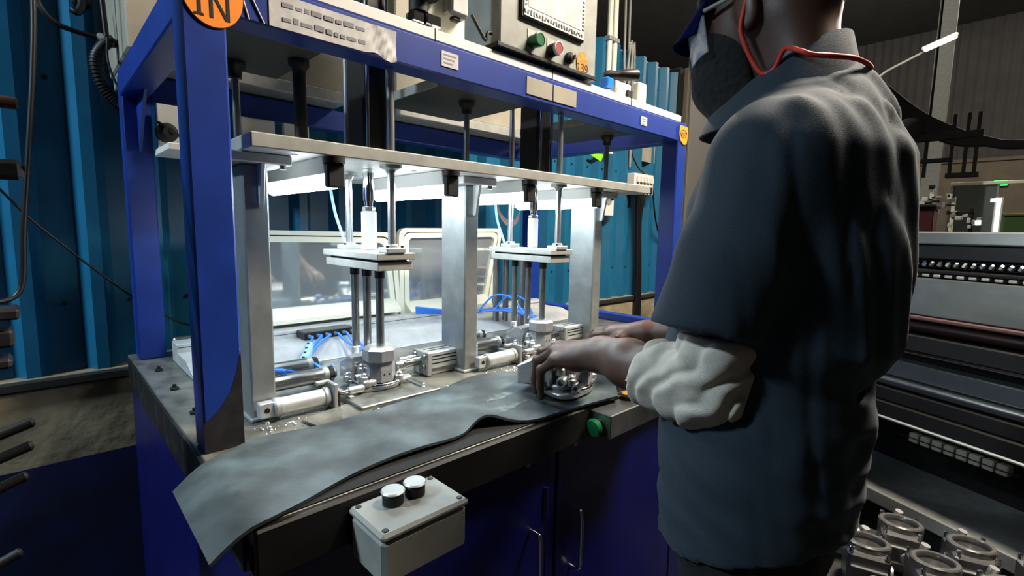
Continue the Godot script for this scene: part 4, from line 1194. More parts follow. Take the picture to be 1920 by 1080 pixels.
# ------------------------------------------------------------------ left of the bench
func left_clutter() -> void:
	solo("hanging_cable", MB.new().tube([Vector3(0.04, 1.95, -1.6), Vector3(0.034, 1.714, -1.6), Vector3(0.023, 1.563, -1.6), Vector3(0.008, 1.42, -1.6), Vector3(-0.015, 1.215, -1.6), Vector3(-0.032, 1.062, -1.6), Vector3(-0.09, 1.04, -1.58)], 0.0058, 8, 6), M.black, "thick black cable hanging down in front of the blue wall", "cable")
	solo("taut_wire", MB.new().tube([Vector3(-0.3, 1.70, -1.72), Vector3(-0.051, 1.295, -1.7), Vector3(0.05, 1.165, -1.7), Vector3(0.175, 1.03, -1.7), Vector3(0.254, 0.963, -1.695), Vector3(0.307, 0.93, -1.68), Vector3(0.42, 0.90, -1.65), Vector3(0.45, 0.862, -1.64)], 0.0032, 6, 6), M.black, "thin black wire sloping across the blue wall to the bench", "wire")
	var h := thing("corrugated_conduit", "grey corrugated hose curving from the cable clamp to the rear blue post", "hose", Vector3(0.16, 1.55, -1.7))
	var path: Array = MB.smooth_path([Vector3(0.184, 1.69, -1.69), Vector3(0.16, 1.672, -1.695), Vector3(0.143, 1.63, -1.70), Vector3(0.155, 1.57, -1.70), Vector3(0.182, 1.53, -1.69), Vector3(0.20, 1.515, -1.68)], 14)
	var mb := MB.new()
	mb.tube(path, 0.0125, 12, 1)
	for i in range(0, path.size() - 1, 2):
		mb.tube([path[i], path[i].lerp(path[i + 1], 0.7)], 0.0145, 12, 1)
	part("sleeve", mb, M.side, h)
	part("inner_cable", MB.new().tube([Vector3(0.168, 1.69, -1.675), Vector3(0.166, 1.63, -1.675), Vector3(0.182, 1.57, -1.67), Vector3(0.2, 1.54, -1.66)], 0.003, 6, 6), M.black, h)
	var g := thing("grey_cable", "grey cable sagging into a pale clamp at the upper left", "cable", Vector3(0.1, 1.7, -1.7))
	part("sheath", MB.new().tube([Vector3(0.03, 1.85, -1.72), Vector3(0.043, 1.747, -1.7), Vector3(0.069, 1.706, -1.7), Vector3(0.107, 1.695, -1.7), Vector3(0.158, 1.690, -1.70)], 0.0065, 8, 6), M.side, g)
	part("clamp", MB.new().cyl(Vector3(0.152, 1.694, -1.705), Vector3(0.187, 1.682, -1.69), 0.012, 12, 0.002), M.beige, g, "pale cable clamp")
	part("riser", MB.new().tube([Vector3(0.163, 2.2, -1.69), Vector3(0.163, 1.85, -1.69), Vector3(0.168, 1.695, -1.69)], 0.006, 8, 4), M.black, g)
	var k := thing("wall_hook", "small black hook bracket on the blue wall at the upper left", "bracket", Vector3(0.14, 1.83, -1.94))
	part("plate", MB.new().bx(0.122, 0.160, 1.83, 1.87, -1.951, -1.90, 0.004), M.black, k)
	part("hook", MB.new().tube([Vector3(0.14, 1.84, -1.905), Vector3(0.138, 1.82, -1.895), Vector3(0.128, 1.80, -1.89), Vector3(0.118, 1.806, -1.895)], 0.010, 8, 5), M.black, k)
	# dark peg rack at the picture's left edge
	var r := thing("peg_rack", "dark steel peg rack at the left edge with stub pegs pointing right", "rack", Vector3(-0.2, 0, -1.0))
	part("upright", MB.new().bx(-0.24, -0.20, 0, 2.2, -1.02, -0.98, 0.003), M.dark, r)
	part("foot", MB.new().bx(-0.34, -0.10, 0, 0.04, -1.04, -0.6, 0.003), M.dark, r)
	part("foot", MB.new().bx(-0.34, -0.10, 0, 0.04, -1.02, -0.97, 0.003), M.dark, r)
	for q in [[0.92, -0.018, 0.03], [0.885, -0.022, 0.03], [0.84, -0.03, 0.03], [0.725, -0.044, 0.02]]:
		part("peg", MB.new().cyl(Vector3(-0.20, q[0] - 0.05, -1.0), Vector3(q[1], q[0] + 0.006, -1.0), 0.0075, 10, 0.003), M.dark, r)
	for q in [[1.384, -0.004], [1.455, -0.018]]:
		part("peg", MB.new().cyl(Vector3(-0.20, q[0] - 0.003, -1.0), Vector3(q[1], q[0], -1.0), 0.0085, 10, 0.002), M.rust, r)
	part("clip", MB.new().box(Vector3(-0.03, 1.292, -1.0), Vector3(0.05, 0.028, 0.02), 0.006).cyl(Vector3(-0.02, 1.297, -1.0), Vector3(-0.003, 1.297, -1.0), 0.006, 8), M.black, r)
	part("arm", MB.new().bx(-0.20, -0.04, 1.275, 1.295, -1.01, -0.99, 0.003), M.black, r)
	part("tray", MB.new().bx(-0.20, -0.022, 1.085, 1.10, -1.02, -0.96, 0.003).bx(-0.20, -0.03, 1.045, 1.07, -1.02, -0.97, 0.004).bx(-0.20, -0.034, 1.015, 1.03, -1.02, -0.97, 0.004), M.worn, r)

# ------------------------------------------------------------------ conveyor behind the operator
func conveyor() -> void:
	var t := thing("wash_conveyor", "long stainless conveyor machine with stacked rails behind the operator", "conveyor", Vector3.ZERO)
	M.conv = mat(Color(0.60, 0.62, 0.61), 0.28, 0.75, "soft", 4.0)
	M.conv_dull = mat(Color(0.22, 0.22, 0.22), 0.4, 0.6, "soft", 4.0)
	var L := [
		[1.200, 1.240, -0.012, M.conv, "top_cover"], [1.152, 1.199, 0.0, M.conv_dull, "fascia"], [1.120, 1.151, 0.03, M.black, "chain_bed"], [1.106, 1.119, -0.004, M.side, "guide_rail"],
		[1.092, 1.105, 0.02, M.black, "slot"], [0.966, 1.090, -0.01, M.conv, "polished_cover"], [0.950, 0.964, -0.016, mat(Color(0.45, 0.33, 0.32), 0.4, 0.3), "trim_strip"], [0.900, 0.949, 0.05, M.black_matt, "slot"],
		[0.846, 0.899, -0.02, M.conv_dull, "side_rail"], [0.836, 0.845, -0.028, M.chrome, "edge_strip"], [0.800, 0.835, 0.05, M.black_matt, "slot"], [0.745, 0.800, -0.012, M.conv, "side_rail"],
		[0.700, 0.744, 0.03, M.black, "slot"], [0.652, 0.699, -0.02, M.conv_dull, "side_rail"], [0.600, 0.650, -0.03, M.conv_dull, "lower_panel"], [0.590, 0.600, -0.034, M.alu, "edge_strip"],
		[0.275, 0.325, -0.03, M.alu_dull, "bottom_rail"]]
	for q in L:
		part(q[4], MB.new().bx(-0.75, 0.72, q[0], q[1], q[2], 0.5, 0.004), q[3], t)
	part("inner_wall", MB.new().bx(-0.75, 0.72, 0.326, 0.589, 0.30, 0.5, 0), M.black_matt, t)
	part("plinth", MB.new().bx(-0.75, 0.72, 0.0, 0.274, 0.02, 0.5, 0), M.black_matt, t)
	part("roller", MB.new().cyl(Vector3(-0.7, 0.722, 0.004), Vector3(0.7, 0.722, 0.004), 0.02, 20), M.steel, t)
	part("roller", MB.new().cyl(Vector3(-0.7, 0.925, 0.02), Vector3(0.7, 0.925, 0.02), 0.02, 20), mat(Color(0.20, 0.14, 0.13), 0.4, 0.4), t)
	for k in 37:
		var u := -0.12 + k * 0.0225
		part("chain_link", MB.new().box(Vector3(u, 1.136, 0.012), Vector3(0.015, 0.019, 0.03), 0.004, Basis(Vector3(0, 0, 1), 0.5)), M.chrome if k % 3 != 1 else M.steel, t)
	for k in 14:
		part("lug", MB.new().box(Vector3(-0.1 + 0.032 * k, 1.099, 0.01), Vector3(0.02, 0.009, 0.03), 0.002), M.alu, t)
	for k in 8:
		part("vent_cell", MB.new().box(Vector3(0.0 + 0.034 * k, 0.546, 0.02), Vector3(0.029, 0.032, 0.03), 0.003), M.beige, t)
	part("cell_bar", MB.new().bx(-0.04, 0.28, 0.544, 0.547, 0.002, 0.006, 0), M.dark, t)
	for u in [-0.5, 0.45]:
		part("stiffener", MB.new().bx(u, u + 0.04, 0.326, 0.589, -0.02, 0.1, 0.003), M.dark, t)
	t.transform = Transform3D(Basis(Vector3.UP, deg_to_rad(65.7)), Vector3(2.0, 0, 0))

# ------------------------------------------------------------------ the far end of the hall
func background() -> void:
	var c := thing("grey_cabinet", "tall plain grey cabinet at the right end of the blue wall", "cabinet", Vector3(4.0, 0, -1.9))
	part("carcass", MB.new().bx(3.66, 4.6, 0.08, 2.47, -2.3, -1.915, 0.006), M.hall_wall, c)
	part("door", MB.new().bx(3.68, 4.12, 0.1, 2.45, -1.914, -1.895, 0.004), mat(Color(0.40, 0.39, 0.38), 0.6), c)
	part("door", MB.new().bx(4.13, 4.58, 0.1, 2.45, -1.914, -1.895, 0.004), mat(Color(0.40, 0.39, 0.38), 0.6), c)
	part("plinth", MB.new().bx(3.68, 4.58, 0, 0.08, -2.28, -1.93, 0), M.black_matt, c)
	# gooseneck work lamp
	var g := thing("gooseneck_lamp", "gooseneck work lamp with bright tilted head behind the operator's shoulder", "lamp", Vector3(4.0, 0, -0.8))
	part("stem", MB.new().tube([Vector3(4.0, 0.0, -0.80), Vector3(4.0, 1.2, -0.79), Vector3(4.0, 2.06, -0.79), Vector3(4.0, 2.2, -0.805), Vector3(4.0, 2.262, -0.76), Vector3(4.0, 2.315, -0.645), Vector3(4.0, 2.35, -0.56)], 0.008, 8, 6), M.grey_box, g)
	part("base", MB.new().cyl(Vector3(4.0, 0, -0.8), Vector3(4.0, 0.04, -0.8), 0.16, 24, 0.01), M.dark, g)
	var d := Vector3(0, 0.031, 0.097).normalized()
	part("head", MB.new().box(Vector3(4.0, 2.388, -0.495), Vector3(0.05, 0.022, 0.17), 0.006, Basis(Vector3.RIGHT, -0.31)), M.white, g)
	part("glow_strip", MB.new().box(Vector3(3.985, 2.377, -0.492), Vector3(0.05, 0.014, 0.155), 0.004, Basis(Vector3.RIGHT, -0.31)), M.lamp, g, "bright lamp strip")
	area(Vector3(3.98, 2.36, -0.49), Vector2(0.04, 0.15), 0.25, Color(1, 0.97, 0.92), Basis(Vector3.RIGHT, -PI / 2 - 0.31), g)
	# steel stanchion
	var col := thing("hall_stanchion", "pale steel stanchion standing in the hall behind the cable trays", "column", Vector3(13, 0, -1.5))
	part("web", MB.new().bx(12.9, 13.1, 0, 8.98, -1.62, -1.40, 0.01), M.grey_box, col)
	part("flange", MB.new().bx(12.87, 12.9, 0, 8.98, -1.65, -1.37, 0.005), M.grey_box, col)
	part("base_plate", MB.new().bx(12.7, 13.3, 0, 0.03, -1.8, -1.2, 0.005), M.dark, col)
	# overhead cable trays
	var tr := thing("cable_tray", "dark sloping overhead cable tray bundle right of the operator", "cable tray", Vector3(7, 2.3, -0.8))
	for k in 5:
		var o := 0.06 * k
		part("cable", MB.new().tube([Vector3(7.0, 3.6 - o, -2.0), Vector3(7.0, 3.13 - o, -1.52), Vector3(7.0, 2.58 - o, -0.99 + 0.03 * k), Vector3(7.0, 2.32 - o * 0.5, -0.62), Vector3(7.0, 2.22 - o * 0.2, -0.41), Vector3(7.0, 2.16 - o * 0.15, -0.17), Vector3(7.0, 2.15 - o * 0.1, 0.6)], 0.028, 8, 6), M.black_matt, tr)
	for z in [-1.04, -0.88, -0.67, -0.56, -0.48]:
		part("hanger", MB.new().bx(6.98, 7.02, 1.87, 2.5, z - 0.016, z + 0.016, 0.003), M.black_matt, tr)
	part("frame_bar", MB.new().bx(6.96, 7.04, 1.85, 1.90, -0.70, -0.44, 0.004).bx(6.96, 7.04, 2.02, 2.06, -1.06, -0.66, 0.004).bx(6.96, 7.04, 2.25, 2.32, -1.2, -0.44, 0.004), M.black_matt, tr)
	part("bundle", MB.new().ball(Vector3(7.0, 2.38, -1.05), Vector3(0.1, 0.14, 0.16), 12), M.black_matt, tr)
	part("suspension_rod", MB.new().cyl(Vector3(7, 2.5, -0.88), Vector3(7, 9, -0.88), 0.012, 8).cyl(Vector3(7, 2.2, 0.5), Vector3(7, 9, 0.5), 0.012, 8), M.black_matt, tr)
	# partition office, door, exit sign, machines
	var ex := thing("exit_sign", "small glowing green exit sign high on the far wall", "sign", Vector3(24.9, 3.2, -0.95))
	part("case", MB.new().bx(24.86, 24.99, 3.08, 3.32, -1.16, -0.76, 0.01), M.dark, ex)
	part("lit_panel", MB.new().bx(24.845, 24.86, 3.10, 3.30, -1.14, -0.78, 0.003), glow(Color(0.08, 0.9, 0.4), 1.4), ex, "lit green panel")
	var of := thing("glazed_office", "grey glazed partition with pale head rail at the far end", "partition", Vector3(13.6, 0, -0.9))
	part("panel", MB.new().bx(13.55, 13.6, 0, 2.28, -1.2, -0.56, 0.004), mat(Color(0.36, 0.40, 0.40), 0.5), of)
	part("head_rail", MB.new().bx(13.5, 13.62, 2.28, 2.34, -1.25, -0.2, 0.004), M.cream, of)
	part("jamb", MB.new().bx(13.5, 13.62, 0, 2.28, -1.25, -1.2, 0.004).bx(13.5, 13.62, 0, 2.28, -0.56, -0.53, 0.004), M.alu_dull, of)
	var dl := thing("lit_door_strip", "tall glowing strip standing in for the bright door beside the glazed partition", "lamp", Vector3(13.2, 0, -0.5))  # no lamp: the brightness of a white door put in as glow
	part("post", MB.new().bx(13.2, 13.26, 0, 2.0, -0.56, -0.44, 0.004), M.white, dl)
	part("glow_strip", MB.new().bx(13.185, 13.2, 1.3, 1.98, -0.53, -0.47, 0.002).bx(13.185, 13.2, 1.92, 1.99, -0.62, -0.47, 0.002), glow(Color(0.92, 0.97, 1.0), 1.6), dl)
	var rd := thing("red_panel", "dark red sheet-metal machine guard far behind the operator", "machine guard", Vector3(11, 0, -1.3))
	part("guard", MB.new().bx(10.9, 11.4, 0, 1.72, -1.46, -1.18, 0.01), mat(Color(0.25, 0.01, 0.02), 0.7), rd)
	part("top_tray", MB.new().bx(10.85, 11.45, 1.73, 1.78, -1.5, -1.15, 0.01), M.dark, rd)
	var gm := thing("green_machine", "low green machine casing at the far right", "machine", Vector3(12, 0, -0.1))
	part("casing", MB.new().bx(11.9, 12.8, 0, 1.62, -0.38, 0.8, 0.03), mat(Color(0.20, 0.34, 0.14), 0.5), gm)
	part("edge_band", MB.new().bx(11.88, 12.8, 1.62, 1.66, -0.4, 0.8, 0.005), mat(Color(0.45, 0.42, 0.12), 0.5), gm)
	# tall test rigs with bright fittings
	var rng := RandomNumberGenerator.new()
	rng.seed = 21
	var names := ["tall rig of black and white fittings beside the stanchion", "tall workstation of black fittings next to the glazed partition", "low workstation with bright lamp in front of the glazed partition"]
	var zz := [-1.33, -1.02, -0.72]
	for k in 3:
		var t := thing("workstation", names[k], "workstation", Vector3(11.8, 0, zz[k]))
		var wx: float = [11.8, 11.8, 11.2][k]
		part("stand", MB.new().bx(wx - 0.02, wx + 0.04, 0, [2.1, 1.95, 1.7][k], zz[k] - 0.03, zz[k] + 0.02, 0.005).bx(wx - 0.2, wx + 0.2, 1.25, 1.32, zz[k] - 0.16, zz[k] + 0.14, 0.01), M.cream if k < 2 else M.dark, t)
		for j in 9:
			var y := rng.randf_range(1.36, [2.15, 1.98, 1.72][k])
			var z: float = zz[k] + rng.randf_range(-0.13, 0.12)
			part("fitting", MB.new().box(Vector3(wx - 0.04, y, z), Vector3(0.08, rng.randf_range(0.04, 0.11), rng.randf_range(0.04, 0.10)), 0.01), [M.black, M.white, M.alu_dull][j % 3], t)
			part("arm", MB.new().bx(wx - 0.03, wx + 0.03, y - 0.012, y + 0.012, minf(z, zz[k]), maxf(z, zz[k]) + 0.01, 0.002), M.dark, t)
		if k == 2:
			part("task_lamp", MB.new().bx(wx - 0.1, wx - 0.06, 1.44, 1.52, zz[k] + 0.05, zz[k] + 0.12, 0.008), glow(Color(0.9, 0.97, 1.0), 1.8), t, "bright task lamp")

# ------------------------------------------------------------------ implicit surfaces for the person
class Field:
	var lo: Vector3
	var h: float
	var nx: int
	var ny: int
	var nz: int
	var f := PackedFloat32Array()

	func _init(a: Vector3, b: Vector3, cell: float) -> void:
		lo = a
		h = cell
		nx = int((b.x - a.x) / cell) + 2
		ny = int((b.y - a.y) / cell) + 2
		nz = int((b.z - a.z) / cell) + 2
		f.resize(nx * ny * nz)
		f.fill(1.0)

	func span(mn: Vector3, mx: Vector3) -> Array:
		var i0 := Vector3i(((mn - lo) / h).floor()).clamp(Vector3i.ZERO, Vector3i(nx - 1, ny - 1, nz - 1))
		var i1 := Vector3i(((mx - lo) / h).ceil()).clamp(Vector3i.ZERO, Vector3i(nx - 1, ny - 1, nz - 1))
		return [i0, i1]

	func put(i: int, d: float, k: float) -> void:
		var a := f[i]
		var e: float = maxf(k - absf(a - d), 0.0)
		f[i] = minf(a, d) - e * e / (4.0 * k)

	func cap(a: Vector3, b: Vector3, ra: float, rb: float, k := 0.02, cut_o := Vector3.ZERO, cut_n := Vector3.ZERO) -> void:
		var g := Vector3.ONE * (maxf(ra, rb) + k + h * 2.0)
		var s := span(a.min(b) - g, a.max(b) + g)
		var ab := b - a
		var l2 := maxf(ab.length_squared(), 1e-9)
		for z in range(s[0].z, s[1].z + 1):
			for y in range(s[0].y, s[1].y + 1):
				var row := (z * ny + y) * nx
				for x in range(s[0].x, s[1].x + 1):
					var p := lo + Vector3(x, y, z) * h
					var t := clampf((p - a).dot(ab) / l2, 0.0, 1.0)
					var d := (p - a - ab * t).length() - lerpf(ra, rb, t)
					if cut_n != Vector3.ZERO:
						d = maxf(d, (p - cut_o).dot(cut_n))
					put(row + x, d, k)

	func chain(pts: Array, rr: Array, k := 0.01) -> void:
		for i in pts.size() - 1:
			cap(pts[i], pts[i + 1], rr[i], rr[i + 1], k)

	func ell(c: Vector3, r: Vector3, bs := Basis.IDENTITY, k := 0.02) -> void:
		var m := maxf(r.x, maxf(r.y, r.z))
		var g := Vector3.ONE * (m + k + h * 2.0)
		var s := span(c - g, c + g)
		var inv := bs.inverse()
		for z in range(s[0].z, s[1].z + 1):
			for y in range(s[0].y, s[1].y + 1):
				var row := (z * ny + y) * nx
				for x in range(s[0].x, s[1].x + 1):
					var q := inv * (lo + Vector3(x, y, z) * h - c)
					var k0 := (q / r).length()
					var k1 := (q / (r * r)).length()
					put(row + x, (k0 * (k0 - 1.0) / k1) if k1 > 1e-6 else -m, k)

	# stacked ellipses: rows of [y, z of the front, z of the back, half width, centre x]
	func rings(rw: Array, k := 0.03) -> void:
		var s := span(Vector3(lo.x, rw[0][0] - 0.06, lo.z), Vector3(lo.x + nx * h, rw[-1][0] + 0.06, lo.z + nz * h))
		for y in range(s[0].y, s[1].y + 1):
			var py := lo.y + y * h
			var j := 0
			while j < rw.size() - 2 and rw[j + 1][0] < py:
				j += 1
			var t := clampf((py - rw[j][0]) / (rw[j + 1][0] - rw[j][0]), 0.0, 1.0)
			t = t * t * (3.0 - 2.0 * t) * 0.5 + t * 0.5
			var zf := lerpf(rw[j][1], rw[j + 1][1], t)
			var zb := lerpf(rw[j][2], rw[j + 1][2], t)
			var hw := lerpf(rw[j][3], rw[j + 1][3], t)
			var cx := lerpf(rw[j][4], rw[j + 1][4], t)
			var cz := (zf + zb) * 0.5
			var hz := (zb - zf) * 0.5
			var over := maxf(rw[0][0] - py, py - rw[-1][0])
			for z in range(s[0].z, s[1].z + 1):
				var row := (z * ny + y) * nx
				var dz := (lo.z + z * h - cz) / hz
				for x in range(s[0].x, s[1].x + 1):
					var dx := (lo.x + x * h - cx) / hw
					var r := sqrt(dx * dx + dz * dz)
					var g := sqrt(dx * dx / (hw * hw) + dz * dz / (hz * hz))
					var d := r * (r - 1.0) / maxf(g, 1e-4) if r > 0.05 else -minf(hw, hz)
					put(row + x, maxf(d, over), k)

	func cut(o: Vector3, nn: Vector3) -> void:
		for z in nz:
			for y in ny:
				var row := (z * ny + y) * nx
				for x in nx:
					f[row + x] = maxf(f[row + x], (lo + Vector3(x, y, z) * h - o).dot(nn))

	func bend(fn: Callable, band := 0.03) -> void:
		for z in nz:
			for y in ny:
				var row := (z * ny + y) * nx
				for x in nx:
					if absf(f[row + x]) < band:
						f[row + x] += fn.call(lo + Vector3(x, y, z) * h)

	# press a furrow of given width and depth along a polyline
	func furrow(pts: Array, w: float, depth: float, xs := 0.5) -> void:
		for i in pts.size() - 1:
			var a: Vector3 = pts[i]
			var b: Vector3 = pts[i + 1]
			var g := Vector3(w * 2.5 / xs, w * 2.5, w * 2.5)
			var s := span(a.min(b) - g, a.max(b) + g)
			var ab := b - a
			for z in range(s[0].z, s[1].z + 1):
				for y in range(s[0].y, s[1].y + 1):
					var row := (z * ny + y) * nx
					for x in range(s[0].x, s[1].x + 1):
						var p := lo + Vector3(x, y, z) * h
						var tt := (p - a).dot(ab) / ab.length_squared()
						if tt < 0.0 or (tt >= 1.0 and i < pts.size() - 2):
							tt = clampf(tt, 0.0, 1.0)
							if i > 0 and tt == 0.0:
								continue
						tt = clampf(tt, 0.0, 1.0)
						var d := p - a - ab * tt
						d.x *= xs
						f[row + x] += depth * exp(-d.length_squared() / (w * w))

	func grad(x: int, y: int, z: int) -> Vector3:
		var i := (z * ny + y) * nx + x
		return Vector3(f[i + 1 if x < nx - 1 else i] - f[i - 1 if x > 0 else i], f[i + nx if y < ny - 1 else i] - f[i - nx if y > 0 else i], f[i + nx * ny if z < nz - 1 else i] - f[i - nx * ny if z > 0 else i])

	func into(mb: MB) -> void:
		var sx := 1
		var sy := nx
		var sz := nx * ny
		var at := {}
		var P := PackedVector3Array()
		var N := PackedVector3Array()
		for z in nz - 1:
			for y in ny - 1:
				var row := (z * ny + y) * nx
				for x in nx - 1:
					var i := row + x
					var a := f[i] < 0.0
					if a == (f[i + sx] < 0.0) and a == (f[i + sy] < 0.0) and a == (f[i + sz] < 0.0) and a == (f[i + sx + sy] < 0.0) and a == (f[i + sx + sz] < 0.0) and a == (f[i + sy + sz] < 0.0) and a == (f[i + sx + sy + sz] < 0.0):
						continue
					var sum := Vector3.ZERO
					var cnt := 0
					for e in 12:
						var o0: Vector3i = E0[e]
						var o1: Vector3i = E1[e]
						var v0 := f[i + o0.x + o0.y * sy + o0.z * sz]
						var v1 := f[i + o1.x + o1.y * sy + o1.z * sz]
						if (v0 < 0.0) != (v1 < 0.0):
							sum += Vector3(o0).lerp(Vector3(o1), v0 / (v0 - v1))
							cnt += 1
					var q := sum / cnt
					var nn := Vector3.ZERO
					for c in 8:
						var cx := c & 1
						var cy := (c >> 1) & 1
						var cz := c >> 2
						nn += grad(x + cx, y + cy, z + cz) * ((q.x if cx else 1.0 - q.x) * (q.y if cy else 1.0 - q.y) * (q.z if cz else 1.0 - q.z))
					at[i] = P.size()
					P.append(lo + (Vector3(x, y, z) + q) * h)
					N.append(nn.normalized())
		for z in range(1, nz - 1):
			for y in range(1, ny - 1):
				var row := (z * ny + y) * nx
				for x in range(1, nx - 1):
					var i := row + x
					var a := f[i] < 0.0
					if a != (f[i + sx] < 0.0):
						emit(mb, at, P, N, i, i - sy, i - sy - sz, i - sz)
					if a != (f[i + sy] < 0.0):
						emit(mb, at, P, N, i, i - sx, i - sx - sz, i - sz)
					if a != (f[i + sz] < 0.0):
						emit(mb, at, P, N, i, i - sx, i - sx - sy, i - sy)

	func emit(mb: MB, at: Dictionary, P: PackedVector3Array, N: PackedVector3Array, a: int, b: int, c: int, d: int) -> void:
		if at.has(a) and at.has(b) and at.has(c) and at.has(d):
			mb.quad4(P[at[a]], P[at[b]], P[at[c]], P[at[d]], N[at[a]], N[at[b]], N[at[c]], N[at[d]])

	const E0 := [Vector3i(0, 0, 0), Vector3i(0, 1, 0), Vector3i(0, 0, 1), Vector3i(0, 1, 1), Vector3i(0, 0, 0), Vector3i(1, 0, 0), Vector3i(0, 0, 1), Vector3i(1, 0, 1), Vector3i(0, 0, 0), Vector3i(1, 0, 0), Vector3i(0, 1, 0), Vector3i(1, 1, 0)]
	const E1 := [Vector3i(1, 0, 0), Vector3i(1, 1, 0), Vector3i(1, 0, 1), Vector3i(1, 1, 1), Vector3i(0, 1, 0), Vector3i(1, 1, 0), Vector3i(0, 1, 1), Vector3i(1, 1, 1), Vector3i(0, 0, 1), Vector3i(1, 0, 1), Vector3i(0, 1, 1), Vector3i(1, 1, 1)]

# ------------------------------------------------------------------ the operator
func person() -> void:
	var skin := mat(Color(0.33, 0.225, 0.18), 0.48, 0.0, "fine", 14.0, "rough", 0.12)
	skin.subsurf_scatter_enabled = true
	skin.subsurf_scatter_strength = 0.1
	var cloth := mat(Color(0.115, 0.185, 0.24), 0.85, 0.0, "fine", 10.0, "fabric", 0.35)
	cloth.rim_enabled = true
	cloth.rim = 0.3
	var cover_m := mat(Color(0.80, 0.77, 0.72), 0.9, 0.0, "soft", 7.0, "fabric", 0.4)
	var t := thing("person", "operator in a slate blue polo shirt, cap and dark mask working at the bench", "person", Vector3(0.84, 0, -0.26))

	var S := Vector3(0.699, 1.320, -0.246)      # left shoulder, elbow, wrist
	var E := Vector3(0.685, 0.998, -0.312)
	var W := Vector3(0.772, 0.986, -0.555)
	var S2 := Vector3(0.995, 1.325, -0.27)      # right arm
	var E2 := Vector3(1.035, 1.04, -0.36)
	var W2 := Vector3(1.018, 0.988, -0.60)
	# ---- body
	var mb := MB.new()
	var B := Field.new(Vector3(0.58, -0.02, -0.72), Vector3(1.13, 1.56, -0.06), 0.0145)
	B.rings([[0.80, -0.36, -0.18, 0.125, 0.842], [0.95, -0.40, -0.16, 0.14, 0.842], [1.10, -0.40, -0.14, 0.145, 0.842], [1.25, -0.385, -0.13, 0.155, 0.842], [1.36, -0.345, -0.15, 0.12, 0.842], [1.42, -0.31, -0.18, 0.06, 0.842]], 0.04)
	B.cap(Vector3(0.842, 1.38, -0.235), Vector3(0.837, 1.53, -0.287), 0.062, 0.058, 0.03)
	for a in [[S, E], [S2, E2]]:
		B.cap(Vector3(0.842, 1.36, -0.24), a[0], 0.06, 0.052, 0.04)
		B.cap(a[0], a[1], 0.052, 0.042, 0.03)
	B.cap(E2, W2, 0.042, 0.028, 0.02)
	B.cap(E, E.lerp(W, 0.55), 0.043, 0.040, 0.02)
	for s in [-1.0, 1.0]:
		var hip := Vector3(0.842 + 0.07 * s, 0.84, -0.27)
		var knee := Vector3(0.842 + 0.09 * s, 0.46, -0.285)
		var ank := Vector3(0.842 + 0.12 * s, 0.09, -0.22)
		B.cap(hip, knee, 0.07, 0.055, 0.04)
		B.cap(knee, ank, 0.055, 0.038, 0.03)
		B.cap(ank, ank + Vector3(0.01 * s, -0.05, -0.15), 0.04, 0.03, 0.03)
	B.into(mb)
	# ---- head, seen from the left and slightly behind
	var hc := Vector3(0.835, 1.555, -0.318)
	var hb := Basis(Vector3.RIGHT, deg_to_rad(-11.0))
	var H := Field.new(Vector3(0.725, 1.36, -0.47), Vector3(0.945, 1.70, -0.16), 0.0045)
	H.ell(hc + hb * Vector3(0, 0.02, 0.012), Vector3(0.076, 0.098, 0.098), hb, 0.02)
	H.ell(hc + hb * Vector3(0, -0.035, -0.035), Vector3(0.062, 0.078, 0.062), hb, 0.03)
	H.ell(hc + hb * Vector3(0, -0.088, -0.066), Vector3(0.034, 0.026, 0.032), hb, 0.03)
	H.cap(hc + hb * Vector3(0, -0.002, -0.094), hc + hb * Vector3(0, -0.036, -0.112), 0.009, 0.014, 0.015)
	H.ell(hc + hb * Vector3(0, -0.066, -0.098), Vector3(0.024, 0.009, 0.010), hb, 0.008)
	for s in [-1.0, 1.0]:
		H.ell(hc + hb * Vector3(0.03 * s, 0.0, -0.088), Vector3(0.013, 0.010, 0.010), hb, 0.008)
		H.ell(hc + hb * Vector3(0.077 * s, -0.012, 0.002), Vector3(0.008, 0.031, 0.018), hb * Basis(Vector3.UP, 0.35 * s), 0.008)
		H.ell(hc + hb * Vector3(0.076 * s, -0.036, -0.004), Vector3(0.006, 0.011, 0.009), hb, 0.006)
	H.cap(Vector3(0.842, 1.40, -0.243), Vector3(0.837, 1.53, -0.287), 0.063, 0.059, 0.03)
	H.cap(Vector3(0.815, 1.40, -0.225), Vector3(0.80, 1.53, -0.265), 0.03, 0.026, 0.03)
	H.into(mb)
	# ---- left forearm and hand: palm down, four fingers reaching to the mat, thumb on the far side
	var F := Field.new(Vector3(0.63, 0.855, -0.74), Vector3(0.875, 1.05, -0.37), 0.0036)
	F.cap(E.lerp(W, 0.3), E.lerp(W, 0.65), 0.045, 0.040, 0.02)
	F.cap(E.lerp(W, 0.65), W, 0.040, 0.031, 0.02)
	F.cap(E.lerp(W, 0.7) + Vector3(0.014, 0, 0), W + Vector3(0.014, 0.0, 0), 0.036, 0.028, 0.02)
	var K := [Vector3(0.738, 0.962, -0.640), Vector3(0.761, 0.972, -0.660), Vector3(0.785, 0.976, -0.669), Vector3(0.809, 0.972, -0.663)]
	for k in 4:
		F.cap(W + Vector3(0.010 * (k - 1.2), -0.002, 0), K[k], 0.024, 0.0135, 0.02)
	F.cap(W.lerp(K[1], 0.45) + Vector3(0, -0.010, 0), K[2].lerp(W, 0.3) + Vector3(0, -0.012, 0), 0.026, 0.02, 0.02)
